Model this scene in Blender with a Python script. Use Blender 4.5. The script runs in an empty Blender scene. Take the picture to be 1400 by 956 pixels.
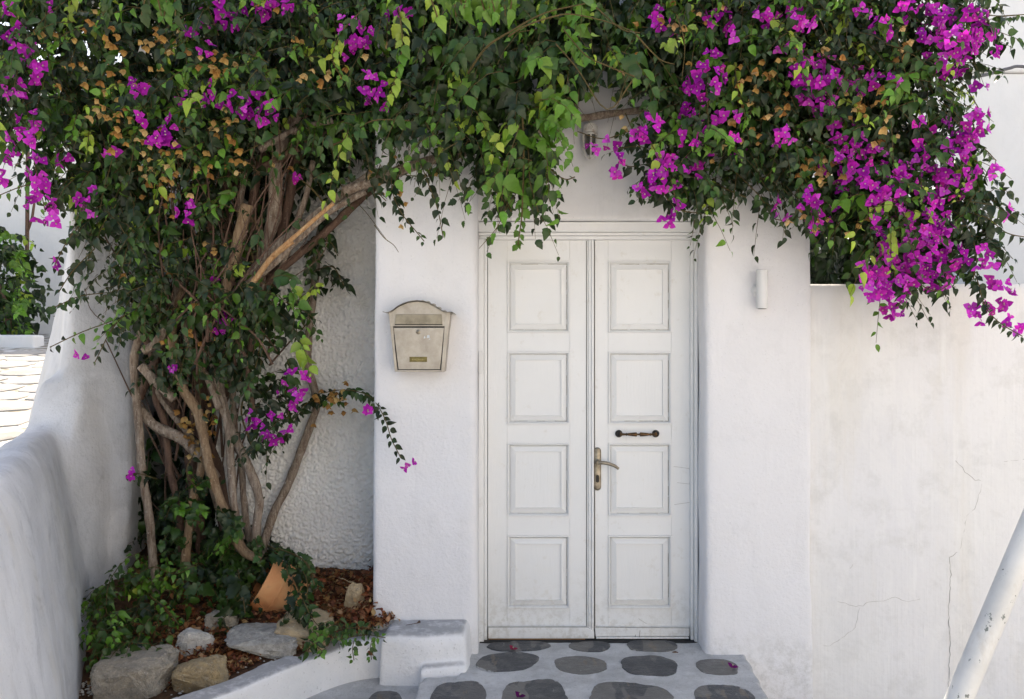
import bpy, bmesh, math, random
import numpy as np
from mathutils import Vector, Matrix, noise
from mathutils.geometry import interpolate_bezier

R = math.radians
SC = bpy.context.scene
COL = SC.collection
rnd = random.Random(7)
rng = np.random.default_rng(7)

# ------------------------------------------------------------------ camera, light
F = 1167.0                      # focal length in photograph pixels (1400 wide)
EYE = 1.5
def W(px, py, d):
    """point at distance d in front of the camera seen at photo pixel (px, py)"""
    return Vector(((px - 700) * d / F, d, EYE - (py - 478) * d / F))

cam = bpy.data.cameras.new('camera')
cam.sensor_width = 36; cam.lens = 36 * F / 1400
cam.clip_start = .05; cam.clip_end = 2000
camo = bpy.data.objects.new('camera', cam); COL.objects.link(camo)
camo.location = (0, 0, EYE); camo.rotation_euler = (R(90), 0, 0)
SC.camera = camo

SUN_EL, SUN_AZ = 57, 4         # sun stands behind the house, azimuth from +Y)
w = bpy.data.worlds.new('World'); SC.world = w; w.use_nodes = True
nt = w.node_tree; bg = nt.nodes['Background']
sky = nt.nodes.new('ShaderNodeTexSky'); sky.sky_type = 'NISHITA'; sky.sun_disc = False
sky.sun_elevation = R(SUN_EL); sky.sun_rotation = R(SUN_AZ)
sky.dust_density = 3.0; sky.ozone_density = .6; sky.air_density = 1.0
nt.links.new(sky.outputs[0], bg.inputs[0]); bg.inputs[1].default_value = .15
sl = bpy.data.lights.new('sun', 'SUN'); sl.energy = 4.0; sl.angle = R(.5); sl.color = (1, .95, .87)
so = bpy.data.objects.new('sun', sl); COL.objects.link(so)
tosun = Vector((math.sin(R(SUN_AZ)) * math.cos(R(SUN_EL)), math.cos(R(SUN_AZ)) * math.cos(R(SUN_EL)), math.sin(R(SUN_EL))))
so.rotation_euler = tosun.to_track_quat('Z', 'Y').to_euler()
so.location = tosun * 30
vs = SC.view_settings
vs.view_transform = 'Standard'; vs.look = 'None'; vs.gamma = 1; vs.exposure = 1.22
vs.use_curve_mapping = False
vs.use_white_balance = True; vs.white_balance_temperature = 7600; vs.white_balance_tint = 10

# ------------------------------------------------------------------ helpers
def tag(o, label=None, cat=None, group=None, kind=None):
    if label: o['label'] = label
    if cat: o['category'] = cat
    if group: o['group'] = group
    if kind: o['kind'] = kind
    return o

def empty(name, loc=(0, 0, 0)):
    o = bpy.data.objects.new(name, None); COL.objects.link(o)
    o.location = loc; o.empty_display_size = .1
    return o

def wloc(o):
    l = Vector((0, 0, 0))
    while o is not None:
        l += o.location; o = o.parent
    return l

def link(name, me, mat=None, parent=None, smooth=None, bevel=0):
    """link a mesh whose coordinates are world coordinates; its origin goes to its centre"""
    o = bpy.data.objects.new(name, me)
    if mat is not None:
        me.materials.clear(); me.materials.append(mat)
    n = len(me.vertices)
    co = np.empty(n * 3, 'f'); me.vertices.foreach_get('co', co); co = co.reshape(-1, 3)
    c = (co.min(0) + co.max(0)) / 2 if parent is not None else np.zeros(3)
    if parent is not None:
        co -= c; me.vertices.foreach_set('co', co.ravel()); me.update()
        o.location = Vector(c) - wloc(parent); o.parent = parent
    COL.objects.link(o)
    if smooth is not None:
        me.shade_smooth()
        if smooth < 180: me.set_sharp_from_angle(angle=R(smooth))
    if bevel:
        b = o.modifiers.new('bevel', 'BEVEL'); b.width = bevel; b.segments = 2; b.limit_method = 'ANGLE'
    return o

class MB:
    def __init__(s): s.v = []; s.f = []
    def add(s, vs, fs):
        b = len(s.v); s.v += [tuple(v) for v in vs]; s.f += [tuple(i + b for i in f) for f in fs]; return s
    def box(s, x0, x1, y0, y1, z0, z1):
        v = [(x, y, z) for z in (z0, z1) for y in (y0, y1) for x in (x0, x1)]
        return s.add(v, [(0, 2, 3, 1), (4, 5, 7, 6), (0, 1, 5, 4), (2, 6, 7, 3), (0, 4, 6, 2), (1, 3, 7, 5)])
    def loft(s, rings, cap=True):
        n = len(rings[0]); v = [p for r in rings for p in r]; f = []
        for k in range(len(rings) - 1):
            for i in range(n):
                j = (i + 1) % n
                f.append((k * n + i, k * n + j, (k + 1) * n + j, (k + 1) * n + i))
        if cap:
            f.append(tuple(range(n - 1, -1, -1))); f.append(tuple(range((len(rings) - 1) * n, len(rings) * n)))
        return s.add(v, f)
    def tube(s, pts, rad, n=8, cap=True, jit=0):
        pts = [Vector(p) for p in pts]
        if not hasattr(rad, '__len__'): rad = [rad] * len(pts)
        rings = []; ref = None
        for i, p in enumerate(pts):
            t = (pts[min(i + 1, len(pts) - 1)] - pts[max(i - 1, 0)]).normalized()
            if ref is None:
                ref = t.orthogonal().normalized()
            ref = (ref - t * ref.dot(t)).normalized(); b = t.cross(ref)
            rings.append([p + (ref * math.cos(a) + b * math.sin(a)) * rad[i] * (1 + (jit * noise.noise(p * 14 + Vector((a, 0, 0))) if jit else 0))
                          for a in [2 * math.pi * k / n for k in range(n)]])
        return s.loft(rings, cap)
    def lathe(s, prof, n=24, M=Matrix(), cap=True):
        rings = [[M @ Vector((r * math.cos(2 * math.pi * k / n), r * math.sin(2 * math.pi * k / n), z)) for k in range(n)] for r, z in prof]
        return s.loft(rings, cap)
    def prism(s, poly, y0, y1):
        """poly in (x, z), extruded along y"""
        return s.loft([[(x, y0, z) for x, z in poly], [(x, y1, z) for x, z in poly]])
    def mesh(s, name):
        m = bpy.data.meshes.new(name); m.from_pydata(s.v, [], s.f); m.update()
        bm = bmesh.new(); bm.from_mesh(m); bmesh.ops.recalc_face_normals(bm, faces=bm.faces); bm.to_mesh(m); bm.free()
        return m
    def build(s, name, mat, parent=None, smooth=None, bevel=0):
        return link(name, s.mesh(name), mat, parent, smooth, bevel)

def plaster_mass(name, mb, mat, parent=None, voxel=.022, smooth=6, amp=.006, scale=2.2, amp2=.002, scale2=9, extra=None):
    """union of solids, worn round and made uneven like hand-laid plaster"""
    me = mb.mesh(name + '_src'); o = bpy.data.objects.new('tmp', me); COL.objects.link(o)
    r = o.modifiers.new('r', 'REMESH'); r.mode = 'VOXEL'; r.voxel_size = voxel
    sm = o.modifiers.new('s', 'SMOOTH'); sm.iterations = smooth; sm.factor = .5
    dg = bpy.context.evaluated_depsgraph_get()
    m2 = bpy.data.meshes.new_from_object(o.evaluated_get(dg)); m2.name = name
    bpy.data.objects.remove(o); bpy.data.meshes.remove(me)
    nvt = len(m2.vertices)
    co = np.empty(nvt * 3, 'f'); m2.vertices.foreach_get('co', co); no = np.empty(nvt * 3, 'f'); m2.vertices.foreach_get('normal', no)
    co = co.reshape(-1, 3); no = no.reshape(-1, 3); o3 = Vector((9, 3, 1))
    dd = np.array([noise.noise(c * scale) * amp + noise.noise(c * scale2 + o3) * amp2 for c in map(Vector, co.tolist())], 'f')
    co += no * dd[:, None]
    m2.vertices.foreach_set('co', co.ravel()); m2.update()
    return link(name, m2, mat, parent, 180)

def cr(pts, sub=6):
    """Catmull-Rom through tuples of any size"""
    P = [np.array(p, float) for p in pts]; P = [2 * P[0] - P[1]] + P + [2 * P[-1] - P[-2]]; out = []
    for i in range(1, len(P) - 2):
        for k in range(sub):
            t = k / sub
            out.append(.5 * ((2 * P[i]) + (P[i + 1] - P[i - 1]) * t + (2 * P[i - 1] - 5 * P[i] + 4 * P[i + 1] - P[i + 2]) * t * t
                             + (3 * P[i] - P[i - 1] - 3 * P[i + 1] + P[i + 2]) * t ** 3))
    out.append(P[-2]); return out

# ------------------------------------------------------------------ materials
class NT:
    def __init__(s, name):
        s.m = bpy.data.materials.new(name); s.m.use_nodes = True; s.t = s.m.node_tree; s.t.nodes.clear()
        s.out = s.n('ShaderNodeOutputMaterial'); s.p = s.n('ShaderNodeBsdfPrincipled'); s.l(s.p.outputs[0], s.out.inputs[0])
        s.co = s.n('ShaderNodeTexCoord')
        g = s.n('ShaderNodeNewGeometry'); s.pos = g.outputs['Position']
    def n(s, t, **k):
        x = s.t.nodes.new(t)
        for a, b in k.items(): setattr(x, a, b)
        return x
    def l(s, a, b): s.t.links.new(a, b)
    def val(s, i, v):
        if hasattr(v, 'is_linked') or hasattr(v, 'links'): s.l(v, i)
        else: i.default_value = v
    def noise(s, scale, detail=4, rough=.6, vec=None, stretch=None, dist=0):
        x = s.n('ShaderNodeTexNoise'); x.inputs['Scale'].default_value = scale; x.inputs['Detail'].default_value = detail
        x.inputs['Roughness'].default_value = rough; x.inputs['Distortion'].default_value = dist
        v = vec or s.pos
        if stretch:
            m = s.n('ShaderNodeMapping'); m.inputs['Scale'].default_value = stretch; s.l(v, m.inputs[0]); v = m.outputs[0]
        s.l(v, x.inputs['Vector']); return x.outputs['Fac']
    def ramp(s, fac, a, b, c0=0., c1=1.):
        x = s.n('ShaderNodeMapRange'); x.inputs[1].default_value = a; x.inputs[2].default_value = b
        x.inputs[3].default_value = c0; x.inputs[4].default_value = c1; s.l(fac, x.inputs[0]); return x.outputs[0]
    def mix(s, fac, a, b, mode='MIX'):
        x = s.n('ShaderNodeMix'); x.data_type = 'RGBA'; x.blend_type = mode
        s.val(x.inputs[0], fac)
        for i, v in ((6, a), (7, b)):
            if isinstance(v, tuple): x.inputs[i].default_value = (*v, 1)
            else: s.l(v, x.inputs[i])
        return x.outputs[2]
    def math(s, op, a, b=0.):
        x = s.n('ShaderNodeMath', operation=op); s.val(x.inputs[0], a); s.val(x.inputs[1], b); return x.outputs[0]
    def bump(s, h, dist, strength=1., prev=None):
        b = s.n('ShaderNodeBump'); b.inputs['Distance'].default_value = dist; b.inputs['Strength'].default_value = strength
        s.l(h, b.inputs['Height'])
        if prev is not None: s.l(prev, b.inputs['Normal'])
        return b.outputs[0]
    def done(s, col=None, rough=.8, normal=None, spec=.3, metal=0.):
        if col is not None:
            if isinstance(col, tuple): s.p.inputs['Base Color'].default_value = (*col, 1)
            else: s.l(col, s.p.inputs['Base Color'])
        s.val(s.p.inputs['Roughness'], rough); s.p.inputs['Specular IOR Level'].default_value = spec
        s.p.inputs['Metallic'].default_value = metal
        if normal is not None: s.l(normal, s.p.inputs['Normal'])
        return s.m

def plaster(name, base=(.78, .78, .79), other=(.70, .70, .70), grain=.003, gscale=55, stain=.5, vert=False, dirt=.25):
    m = NT(name)
    big = m.ramp(m.noise(1.6, 5, .6), .35, .7)
    c = m.mix(m.math('MULTIPLY', big, stain), base, other)
    warm = m.ramp(m.noise(2.7, 4, .6, stretch=(1, 1, .45)), .5, .75)
    c = m.mix(m.math('MULTIPLY', warm, stain * .45), c, (.74, .70, .62))
    streak = m.ramp(m.noise(9, 5, .7, stretch=(2.2, 2.2, .22)), .55, .8)
    c = m.mix(m.math('MULTIPLY', streak, stain * .45), c, tuple(x * .78 for x in other))
    patch = m.ramp(m.noise(3.1, 3, .5, dist=.6), .52, .60)
    c = m.mix(m.math('MULTIPLY', patch, stain * .3), c, tuple(min(.84, x * 1.06) for x in base))
    lap = m.ramp(m.noise(2.6, 5, .6, stretch=(1.6, 1, .7), dist=1.2), .50, .55)
    c = m.mix(m.math('MULTIPLY', lap, stain * .35), c, tuple(min(.84, x * 1.05) for x in base))
    blo = m.ramp(m.noise(7, 5, .7), .57, .74); c = m.mix(m.math('MULTIPLY', blo, stain * .5), c, tuple(x * .82 for x in other))
    sp = m.ramp(m.noise(120, 2, .5), .68, .76)
    c = m.mix(m.math('MULTIPLY', sp, dirt), c, (.30, .29, .27))
    sz = m.n('ShaderNodeSeparateXYZ'); m.l(m.pos, sz.inputs[0])
    spl = m.math('MULTIPLY', m.ramp(m.math('ADD', sz.outputs[2], m.math('MULTIPLY', m.noise(6, 5, .7), .35)), .12, .34, 1, 0), m.ramp(m.noise(22, 6, .75), .44, .62))
    c = m.mix(m.math('MULTIPLY', spl, .4), c, (.42, .41, .385))
    n = m.bump(m.noise(gscale, 5, .65), grain)
    n = m.bump(m.noise(7, 3, .5), .012, .5, n)
    if vert: n = m.bump(m.noise(60, 3, .6, stretch=(1, 1, .05)), .0025, .8, n)
    return m.done(c, .88, n, .2)

M = {}
M['plaster'] = plaster('pier_plaster', (.77, .765, .785), (.71, .71, .725), .004, 60, .45)
M['lintel'] = plaster('lintel_plaster', (.76, .755, .76), (.66, .655, .65), .002, 40, .7)
M['rough'] = plaster('roughcast', (.80, .79, .77), (.68, .66, .62), .006, 90, .9, dirt=.4)
M['butt'] = plaster('buttress_limewash', (.72, .725, .745), (.47, .475, .49), .006, 40, 1.0, vert=True, dirt=.6)
M['kerb'] = plaster('kerb_limewash', (.80, .80, .81), (.72, .72, .72), .004, 45, .6, dirt=.5)
M['house'] = plaster('house_plaster', (.76, .76, .77), (.68, .68, .68), .003, 50, .5)
M['far'] = plaster('far_house_paint', (.80, .80, .80), (.74, .74, .735), .002, 30, .5)

# garden wall: brushed paint, yellowish runs
m = NT('garden_wall_paint')
c = m.mix(m.math('MULTIPLY', m.ramp(m.noise(1.3, 5, .6), .35, .7), .7), (.77, .765, .76), (.67, .668, .662))
lav = m.ramp(m.noise(1.1, 3, .5, stretch=(1, 1, .6)), .45, .7)
c = m.mix(m.math('MULTIPLY', lav, .5), c, (.76, .755, .79))
run = m.ramp(m.noise(4.5, 4, .6, stretch=(1, 1, .16)), .54, .68)
c = m.mix(m.math('MULTIPLY', run, .45), c, (.71, .675, .615))
lap = m.ramp(m.noise(2.4, 5, .6, stretch=(1.6, 1, .7), dist=1.2), .50, .54); c = m.mix(m.math('MULTIPLY', lap, .22), c, (.82, .815, .80))
blo = m.ramp(m.noise(6, 5, .7), .52, .70); c = m.mix(m.math('MULTIPLY', blo, .5), c, (.60, .595, .58))
run2 = m.ramp(m.noise(11, 3, .6, stretch=(1, 1, .10)), .60, .7)
c = m.mix(m.math('MULTIPLY', run2, .4), c, (.84, .84, .83))
sp = m.ramp(m.noise(140, 2, .5), .72, .78)
c = m.mix(m.math('MULTIPLY', sp, .3), c, (.3, .29, .27))
nb = m.bump(m.noise(70, 3, .6, stretch=(1, 1, .03)), .003, .7)
nb = m.bump(m.noise(40, 4, .6), .003, .8, nb); nb = m.bump(m.noise(5, 3, .5), .02, .35, nb)
M['gwall'] = m.done(c, .8, nb, .25)

# grey weathered tops: block top / kerb top get worn bare cement where they face up and the noise says so
m = NT('worn_limewash')
g = m.n('ShaderNodeNewGeometry'); sx = m.n('ShaderNodeSeparateXYZ'); m.l(g.outputs['Normal'], sx.inputs[0])
up = m.ramp(sx.outputs[2], .55, .9)
wear = m.ramp(m.noise(14, 6, .7), .24, .52)
base = m.mix(m.ramp(m.noise(3, 5, .6), .35, .7), (.80, .80, .815), (.72, .725, .735))
c = m.mix(m.math('MULTIPLY', m.math('MULTIPLY', up, wear), .85), base, (.33, .33, .335))
sp = m.ramp(m.noise(90, 3, .5), .64, .72)
c = m.mix(m.math('MULTIPLY', sp, .4), c, (.28, .27, .26))
nb = m.bump(m.noise(45, 5, .65), .005); nb = m.bump(m.noise(9, 3, .5), .012, .5, nb)
M['worn'] = m.done(c, .9, nb, .2)

m = NT('grout_limewash')
c = m.mix(m.ramp(m.noise(5, 6, .65), .35, .68), (.60, .605, .61), (.40, .40, .40))
sp = m.ramp(m.noise(70, 4, .6), .58, .72); c = m.mix(m.math('MULTIPLY', sp, .5), c, (.33, .33, .33))
c = m.mix(m.math('MULTIPLY', m.ramp(m.noise(16, 4, .6), .58, .72), .45), c, (.36, .35, .335))
c = m.mix(m.math('MULTIPLY', m.ramp(m.noise(130, 3, .6), .60, .68), .5), c, (.24, .235, .23))
c = m.mix(m.math('MULTIPLY', m.ramp(m.noise(9, 6, .7), .52, .66), .5), c, (.70, .70, .705))
nb = m.bump(m.noise(60, 5, .7), .010); nb = m.bump(m.noise(14, 4, .6), .015, .6, nb)
M['grout'] = m.done(c, .85, nb, .25)

m = NT('slate')
oi = m.n('ShaderNodeObjectInfo')
c = m.mix(oi.outputs['Random'], (.06, .063, .070), (.15, .145, .135))
c = m.mix(m.ramp(m.noise(4.5, 3, .5, stretch=(1, .35, 1)), .50, .515), c, (.045, .05, .058))
c = m.mix(m.math('MULTIPLY', m.ramp(m.noise(9, 4, .6, stretch=(1.6, .5, 1)), .62, .64), .5), c, (.19, .145, .095))
c = m.mix(m.math('MULTIPLY', m.ramp(m.noise(60, 3, .7, stretch=(1, .3, 1)), .64, .75), .5), c, (.32, .32, .32))
gs = m.n('ShaderNodeVectorMath', operation='SUBTRACT'); m.l(m.co.outputs['Generated'], gs.inputs[0]); gs.inputs[1].default_value = (.5, .5, .5)
gm = m.n('ShaderNodeVectorMath', operation='MULTIPLY'); m.l(gs.outputs[0], gm.inputs[0]); gm.inputs[1].default_value = (2, 2, 0)
gl = m.n('ShaderNodeVectorMath', operation='LENGTH'); m.l(gm.outputs[0], gl.inputs[0])
rim = m.ramp(m.math('ADD', gl.outputs['Value'], m.math('MULTIPLY', m.noise(38, 5, .7), .4)), 1.28, 1.32)
c = m.mix(m.math('MULTIPLY', rim, .6), c, (.55, .55, .555))
c = m.mix(m.math('MULTIPLY', m.ramp(m.noise(95, 4, .7), .62, .7), .45), c, (.30, .29, .27))
nb = m.bump(m.noise(25, 6, .7), .012)
M['slate'] = m.done(c, m.ramp(m.noise(12), .3, .7, .35, .6), nb, .5)

m = NT('flagstone')
oi = m.n('ShaderNodeObjectInfo')
c = m.mix(oi.outputs['Random'], (.36, .355, .35), (.26, .255, .25))
c = m.mix(m.ramp(m.noise(3, 5, .6), .4, .65), c, (.40, .395, .39))
M['flag'] = m.done(c, .9, m.bump(m.noise(12, 5, .7), .02), .2)
m = NT('street_joint'); c = m.mix(m.ramp(m.noise(6, 4, .6), .4, .6), (.62, .61, .60), (.22, .20, .16))
M['joint'] = m.done(c, .95)
m = NT('street_paving'); c = m.mix(m.ramp(m.noise(2, 6, .6), .35, .65), (.52, .51, .50), (.38, .37, .36))
M['ground'] = m.done(c, .9, m.bump(m.noise(20, 5, .7), .01))

m = NT('door_paint')
c = m.mix(m.math('MULTIPLY', m.ramp(m.noise(2.2, 5, .6), .4, .7), .5), (.77, .775, .775), (.70, .71, .715))
low = m.n('ShaderNodeSeparateXYZ'); m.l(m.pos, low.inputs[0])
scuff = m.ramp(m.noise(13, 6, .72, stretch=(1, 1, .8)), .60, .74)
c = m.mix(m.math('MULTIPLY', scuff, .38), c, (.52, .47, .38))
scr = m.ramp(m.noise(55, 3, .7, stretch=(.25, 1, 2.2)), .73, .77)
c = m.mix(m.math('MULTIPLY', scr, .5), c, (.30, .28, .25))
spl = m.math('MULTIPLY', m.ramp(m.math('ADD', low.outputs[2], m.math('MULTIPLY', m.noise(5, 5, .7), .5)), .2, .55, 1, 0), m.ramp(m.noise(26, 6, .75), .46, .60))
c = m.mix(m.math('MULTIPLY', spl, .5), c, (.40, .37, .31))
yel = m.ramp(m.noise(3.2, 3, .5), .56, .75); c = m.mix(m.math('MULTIPLY', yel, .22), c, (.74, .70, .60))
nb = m.bump(m.noise(90, 4, .6, stretch=(1, 1, .12)), .0012, .8)
M['door'] = m.done(c, .42, nb, .45)
m = NT('raw_wood_edge'); M['rawwood'] = m.done(m.mix(m.noise(40, 4), (.36, .20, .10), (.15, .08, .04)), .8)
m = NT('gap_shade'); M['gap'] = m.done((.03, .03, .03), .9)  # near-black colour stands in for the shade inside gaps and slots

def metal(name, a, b, rough=.4, sc=25, metal=.9):
    m = NT(name); c = m.mix(m.ramp(m.noise(sc, 5, .65), .38, .66), a, b)
    return m.done(c, m.ramp(m.noise(sc * .6, 4), .3, .7, rough - .1, rough + .15), m.bump(m.noise(80, 3), .0006), .5, metal)
M['steel'] = metal('brushed_steel', (.34, .30, .24), (.17, .14, .10), .34, 22, .8)
M['box'] = metal('mailbox_sheet', (.46, .415, .355), (.37, .325, .27), .45, 18, .55)
M['boxdark'] = metal('mailbox_flap_sheet', (.32, .28, .21), (.22, .19, .14), .42, 20, .6)
M['boxroof'] = metal('mailbox_roof_sheet', (.30, .27, .23), (.10, .09, .08), .5, 30, .6)
M['brass'] = metal('dull_brass', (.20, .16, .06), (.11, .09, .035), .45, 60, .7)
M['brassmark'] = metal('brass_mark', (.36, .30, .14), (.3, .25, .1), .45, 60, .7)
M['bronze'] = metal('dark_bronze', (.16, .085, .035), (.035, .025, .018), .42, 45, .75)
M['blackiron'] = metal('black_bronze', (.03, .027, .025), (.015, .015, .015), .4, 45, .6)
m = NT('white_lamp_paint'); M['lamp'] = m.done(m.mix(m.noise(8, 4), (.74, .74, .74), (.66, .66, .65)), .45, None, .4)
m = NT('cage_paint'); M['cage'] = m.done(m.mix(m.ramp(m.noise(40, 4), .5, .7), (.66, .64, .60), (.40, .33, .26)), .6)
m = NT('dusty_glass'); c = m.mix(m.ramp(m.noise(30, 4), .4, .65), (.10, .10, .085), (.17, .165, .14))
M['glass'] = m.done(c, .15, None, .6); m.p.inputs['Transmission Weight'].default_value = .35
m = NT('pole_paint')
c = m.mix(m.ramp(m.noise(6, 5, .6), .4, .7), (.70, .70, .69), (.58, .58, .57))
chip = m.ramp(m.noise(26, 4, .7, stretch=(1, 1, .6)), .63, .65); c = m.mix(chip, c, (.20, .22, .21))
gr = m.ramp(m.noise(60, 4, .7, stretch=(1, 1, .2)), .62, .75); c = m.mix(m.math('MULTIPLY', gr, .4), c, (.4, .4, .38))
ru = m.ramp(m.noise(9, 5, .75, stretch=(1, 1, .5)), .60, .72); c = m.mix(m.math('MULTIPLY', ru, .3), c, (.42, .36, .28))
M['pole'] = m.done(c, .45, m.bump(m.noise(30, 4), .002), .4)
m = NT('cable_rubber'); M['cable'] = m.done((.10, .10, .11), .6)
m = NT('joint_dirt'); M['jdirt'] = m.done((.20, .19, .17), .95)
m = NT('moulding_grime'); M['grime'] = m.done((.36, .32, .25), .95)
m = NT('crack_grey'); M['crack'] = m.done((.42, .41, .39), .95)
m = NT('window_glass'); M['window'] = m.done((.30, .38, .48), .15, None, .6)
m = NT('window_paint'); M['wframe'] = m.done((.20, .26, .34), .5)
m = NT('grey_slab'); M['slab'] = m.done(m.mix(m.noise(20), (.42, .43, .44), (.5, .5, .5)), .8)

def bark(name, a, b, c3):
    m = NT(name)
    f = m.noise(45, 6, .75, stretch=(1.6, 1.6, .28))
    c = m.mix(m.ramp(f, .35, .62), a, b)
    c = m.mix(m.ramp(m.noise(60, 4, .7), .58, .72), c, c3)
    n = m.bump(m.noise(70, 5, .7, stretch=(1.5, 1.5, .35)), .009)
    return m.done(c, .85, n, .2)
M['bark'] = bark('grey_brown_bark', (.40, .33, .265), (.15, .10, .07), (.52, .46, .39))
M['bark2'] = bark('red_brown_bark', (.17, .105, .075), (.10, .06, .045), (.27, .19, .14))
M['bark3'] = bark('tan_bark', (.38, .27, .17), (.20, .125, .075), (.50, .40, .28))
M['rawbark'] = bark('split_wood', (.55, .36, .19), (.40, .20, .09), (.62, .46, .28))
M['stem'] = bark('green_stem', (.14, .09, .04), (.08, .07, .025), (.2, .14, .07))

def leafmat(name, trans=.28, rough=.42, spec=.4, veins=True):
    m = NT(name)
    a = m.n('ShaderNodeAttribute'); a.attribute_name = 'tint'
    c = a.outputs['Color']
    c = m.mix(m.math('MULTIPLY', m.ramp(m.noise(90, 3), .4, .65), .35), c, m.mix(1.0, c, (.62, .66, .55), 'MULTIPLY'))
    m.done(c, rough, None, spec)
    tr = m.n('ShaderNodeBsdfTranslucent')
    m.l(m.mix(1.0, c, (1.25, 1.35, .6), 'MULTIPLY') if veins else c, tr.inputs[0])
    mx = m.n('ShaderNodeMixShader'); mx.inputs[0].default_value = trans
    m.l(m.p.outputs[0], mx.inputs[1]); m.l(tr.outputs[0], mx.inputs[2]); m.l(mx.outputs[0], m.out.inputs[0])
    return m.m
M['leaf'] = leafmat('leaf_green', .17, .38, .38)
M['bract'] = leafmat('bract_paper', .35, .65, .15, False)
M['dry'] = leafmat('dry_leaf_paper', .25, .75, .1, False)

def stone(name, a, b, c3, sc=9):
    m = NT(name); sc = sc * 2.2
    c = m.mix(m.ramp(m.noise(sc, 6, .65), .36, .64), a, b)
    c = m.mix(m.ramp(m.noise(sc * 3, 5, .7), .55, .72), c, c3)
    c = m.mix(m.math('MULTIPLY', m.ramp(m.noise(sc * 4, 4, .75), .58, .68), .45), c, (.20, .185, .16))
    c = m.mix(m.math('MULTIPLY', m.ramp(m.noise(sc * 2.4, 5, .75), .60, .70), .7), c, (.62, .61, .57))
    n = m.bump(m.noise(sc * 3, 6, .7), .010); n = m.bump(m.noise(sc * 1.2, 4, .6), .012, .5, n)
    return m.done(c, .92, n, .15)
M['st_grey'] = stone('grey_stone', (.47, .455, .42), (.29, .28, .26), (.56, .54, .50), 12)
M['st_brown'] = stone('brown_stone', (.42, .37, .30), (.27, .25, .215), (.50, .465, .40), 12)
M['st_ochre'] = stone('ochre_stone', (.44, .335, .19), (.29, .23, .15), (.48, .43, .33), 12)
M['st_tan'] = stone('tan_sandstone', (.50, .385, .24), (.38, .30, .20), (.54, .45, .32), 6)
M['st_white'] = stone('white_stone', (.62, .60, .56), (.48, .46, .43), (.70, .69, .66))
m = NT('soil'); c = m.mix(m.ramp(m.noise(22, 6, .7), .4, .62), (.085, .052, .034), (.16, .085, .05))
M['soil'] = m.done(c, .95, m.bump(m.noise(45, 6, .7), .03), .1)
m = NT('terracotta')
sz = m.n('ShaderNodeSeparateXYZ'); m.l(m.co.outputs['Generated'], sz.inputs[0])
c = m.mix(m.ramp(m.noise(5, 4, .6), .38, .66), (.66, .26, .11), (.70, .37, .17))
c = m.mix(m.math('MULTIPLY', m.ramp(m.noise(14, 5, .7), .55, .7), .5), c, (.36, .17, .09))
M['terra'] = m.done(c, .85, m.bump(m.noise(40, 5, .7), .003), .2)

# ------------------------------------------------------------------ ground
bm_ = MB(); bm_.add([(-900, -900, -.42), (900, -900, -.42), (900, 900, -.42), (-900, 900, -.42)], [(0, 1, 2, 3)])
tag(bm_.build('ground', M['ground']), kind='structure')

# the step in front of the door, with set stones
LX0, LX1 = -.415, 1.13
mb = MB()
mb.loft([[(-.44, 2.6, z), (1.06, 2.6, z), (1.10, 3.62, z), (1.155, 4.24, z), (.99, 4.46, z), (-.20, 4.46, z), (-.25, 3.93, z), (-.415, 3.9, z)] for z in (-.41, 0)])
landing = plaster_mass('landing', mb, M['grout'], voxel=.016, smooth=3, amp=.004, scale=3, amp2=.0028, scale2=16)
tag(landing, kind='structure')
landing_low = MB().loft([[(-1.7, 1.9, z), (-.36, 1.9, z), (-.36, 4.1, z), (-.95, 4.1, z), (-1.25, 3.6, z)] for z in (-.41, -.065)])
lowstep = plaster_mass('lower_step', landing_low, M['grout'], voxel=.025, smooth=3, amp=.005, scale=3)
tag(lowstep, kind='structure')

def ground_pt(px, py, z):
    d = (EYE - z) * F / (py - 478); return Vector(((px - 700) * d / F, d, z))
def paving(parent, x0, x1, y0, y1, z, p=2.6, seed=0, skew=0., mat='slate'):
    """stone seen between photo columns x0..x1 and rows y0..y1, lying at height z"""
    a = ground_pt((x0 + x1) / 2, y1, z); b = ground_pt((x0 + x1) / 2, y0, z)
    dn, df = a.y, b.y; dm = (dn + df) / 2
    xl, xr = (x0 - 700) * dm / F, (x1 - 700) * dm / F
    slab((xl + xr) / 2, dm, (xr - xl) / 2, (df - dn) / 2, z, p, seed, skew, parent, mat)
def slab(cx, cy, rx, ry, z, p, seed, skew, parent, mat, proud=.004):
    n = 48; pts = []
    for k in range(n):
        t = 2 * math.pi * k / n; c_, s_ = math.cos(t), math.sin(t)
        q = (abs(c_) ** p + abs(s_) ** p) ** (-1 / p)
        j = 1 + .12 * noise.noise(Vector((c_ * 1.3 + seed * 7.1, s_ * 1.3, seed))) + .045 * noise.noise(Vector((c_ * 5 + seed, s_ * 5, seed)))
        pts.append((cx + rx * q * c_ * j + skew * ry * s_, cy + ry * q * s_ * j))
    rings = [[(x, y, z - .03) for x, y in pts]]
    for f, h in ((1, proud - .004), (.985, proud), (.6, proud + .001)):
        rings.append([(cx + (x - cx) * f, cy + (y - cy) * f, z + h + .002 * noise.noise(Vector((x * 9, y * 9, 2)))) for x, y in pts])
    MB().loft(rings).build('paving_stone', M[mat], parent, 50)
st = [(668, 752, 877, 891), (777, 834, 877, 891), (858, 927, 876, 891),
      (652, 735, 893, 919), (759, 828, 898, 922), (852, 927, 897, 925), (953, 1009, 902, 924),
      (589, 665, 932, 988), (687, 778, 930, 990), (806, 921, 934, 992), (952, 1036, 936, 990)]
for i, (a, b, c_, d_) in enumerate(st):
    paving(landing, a, b, c_, d_, 0, 2.5 if i < 7 else 3.0, i + 1, (.25 if i == 3 else 0))
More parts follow.
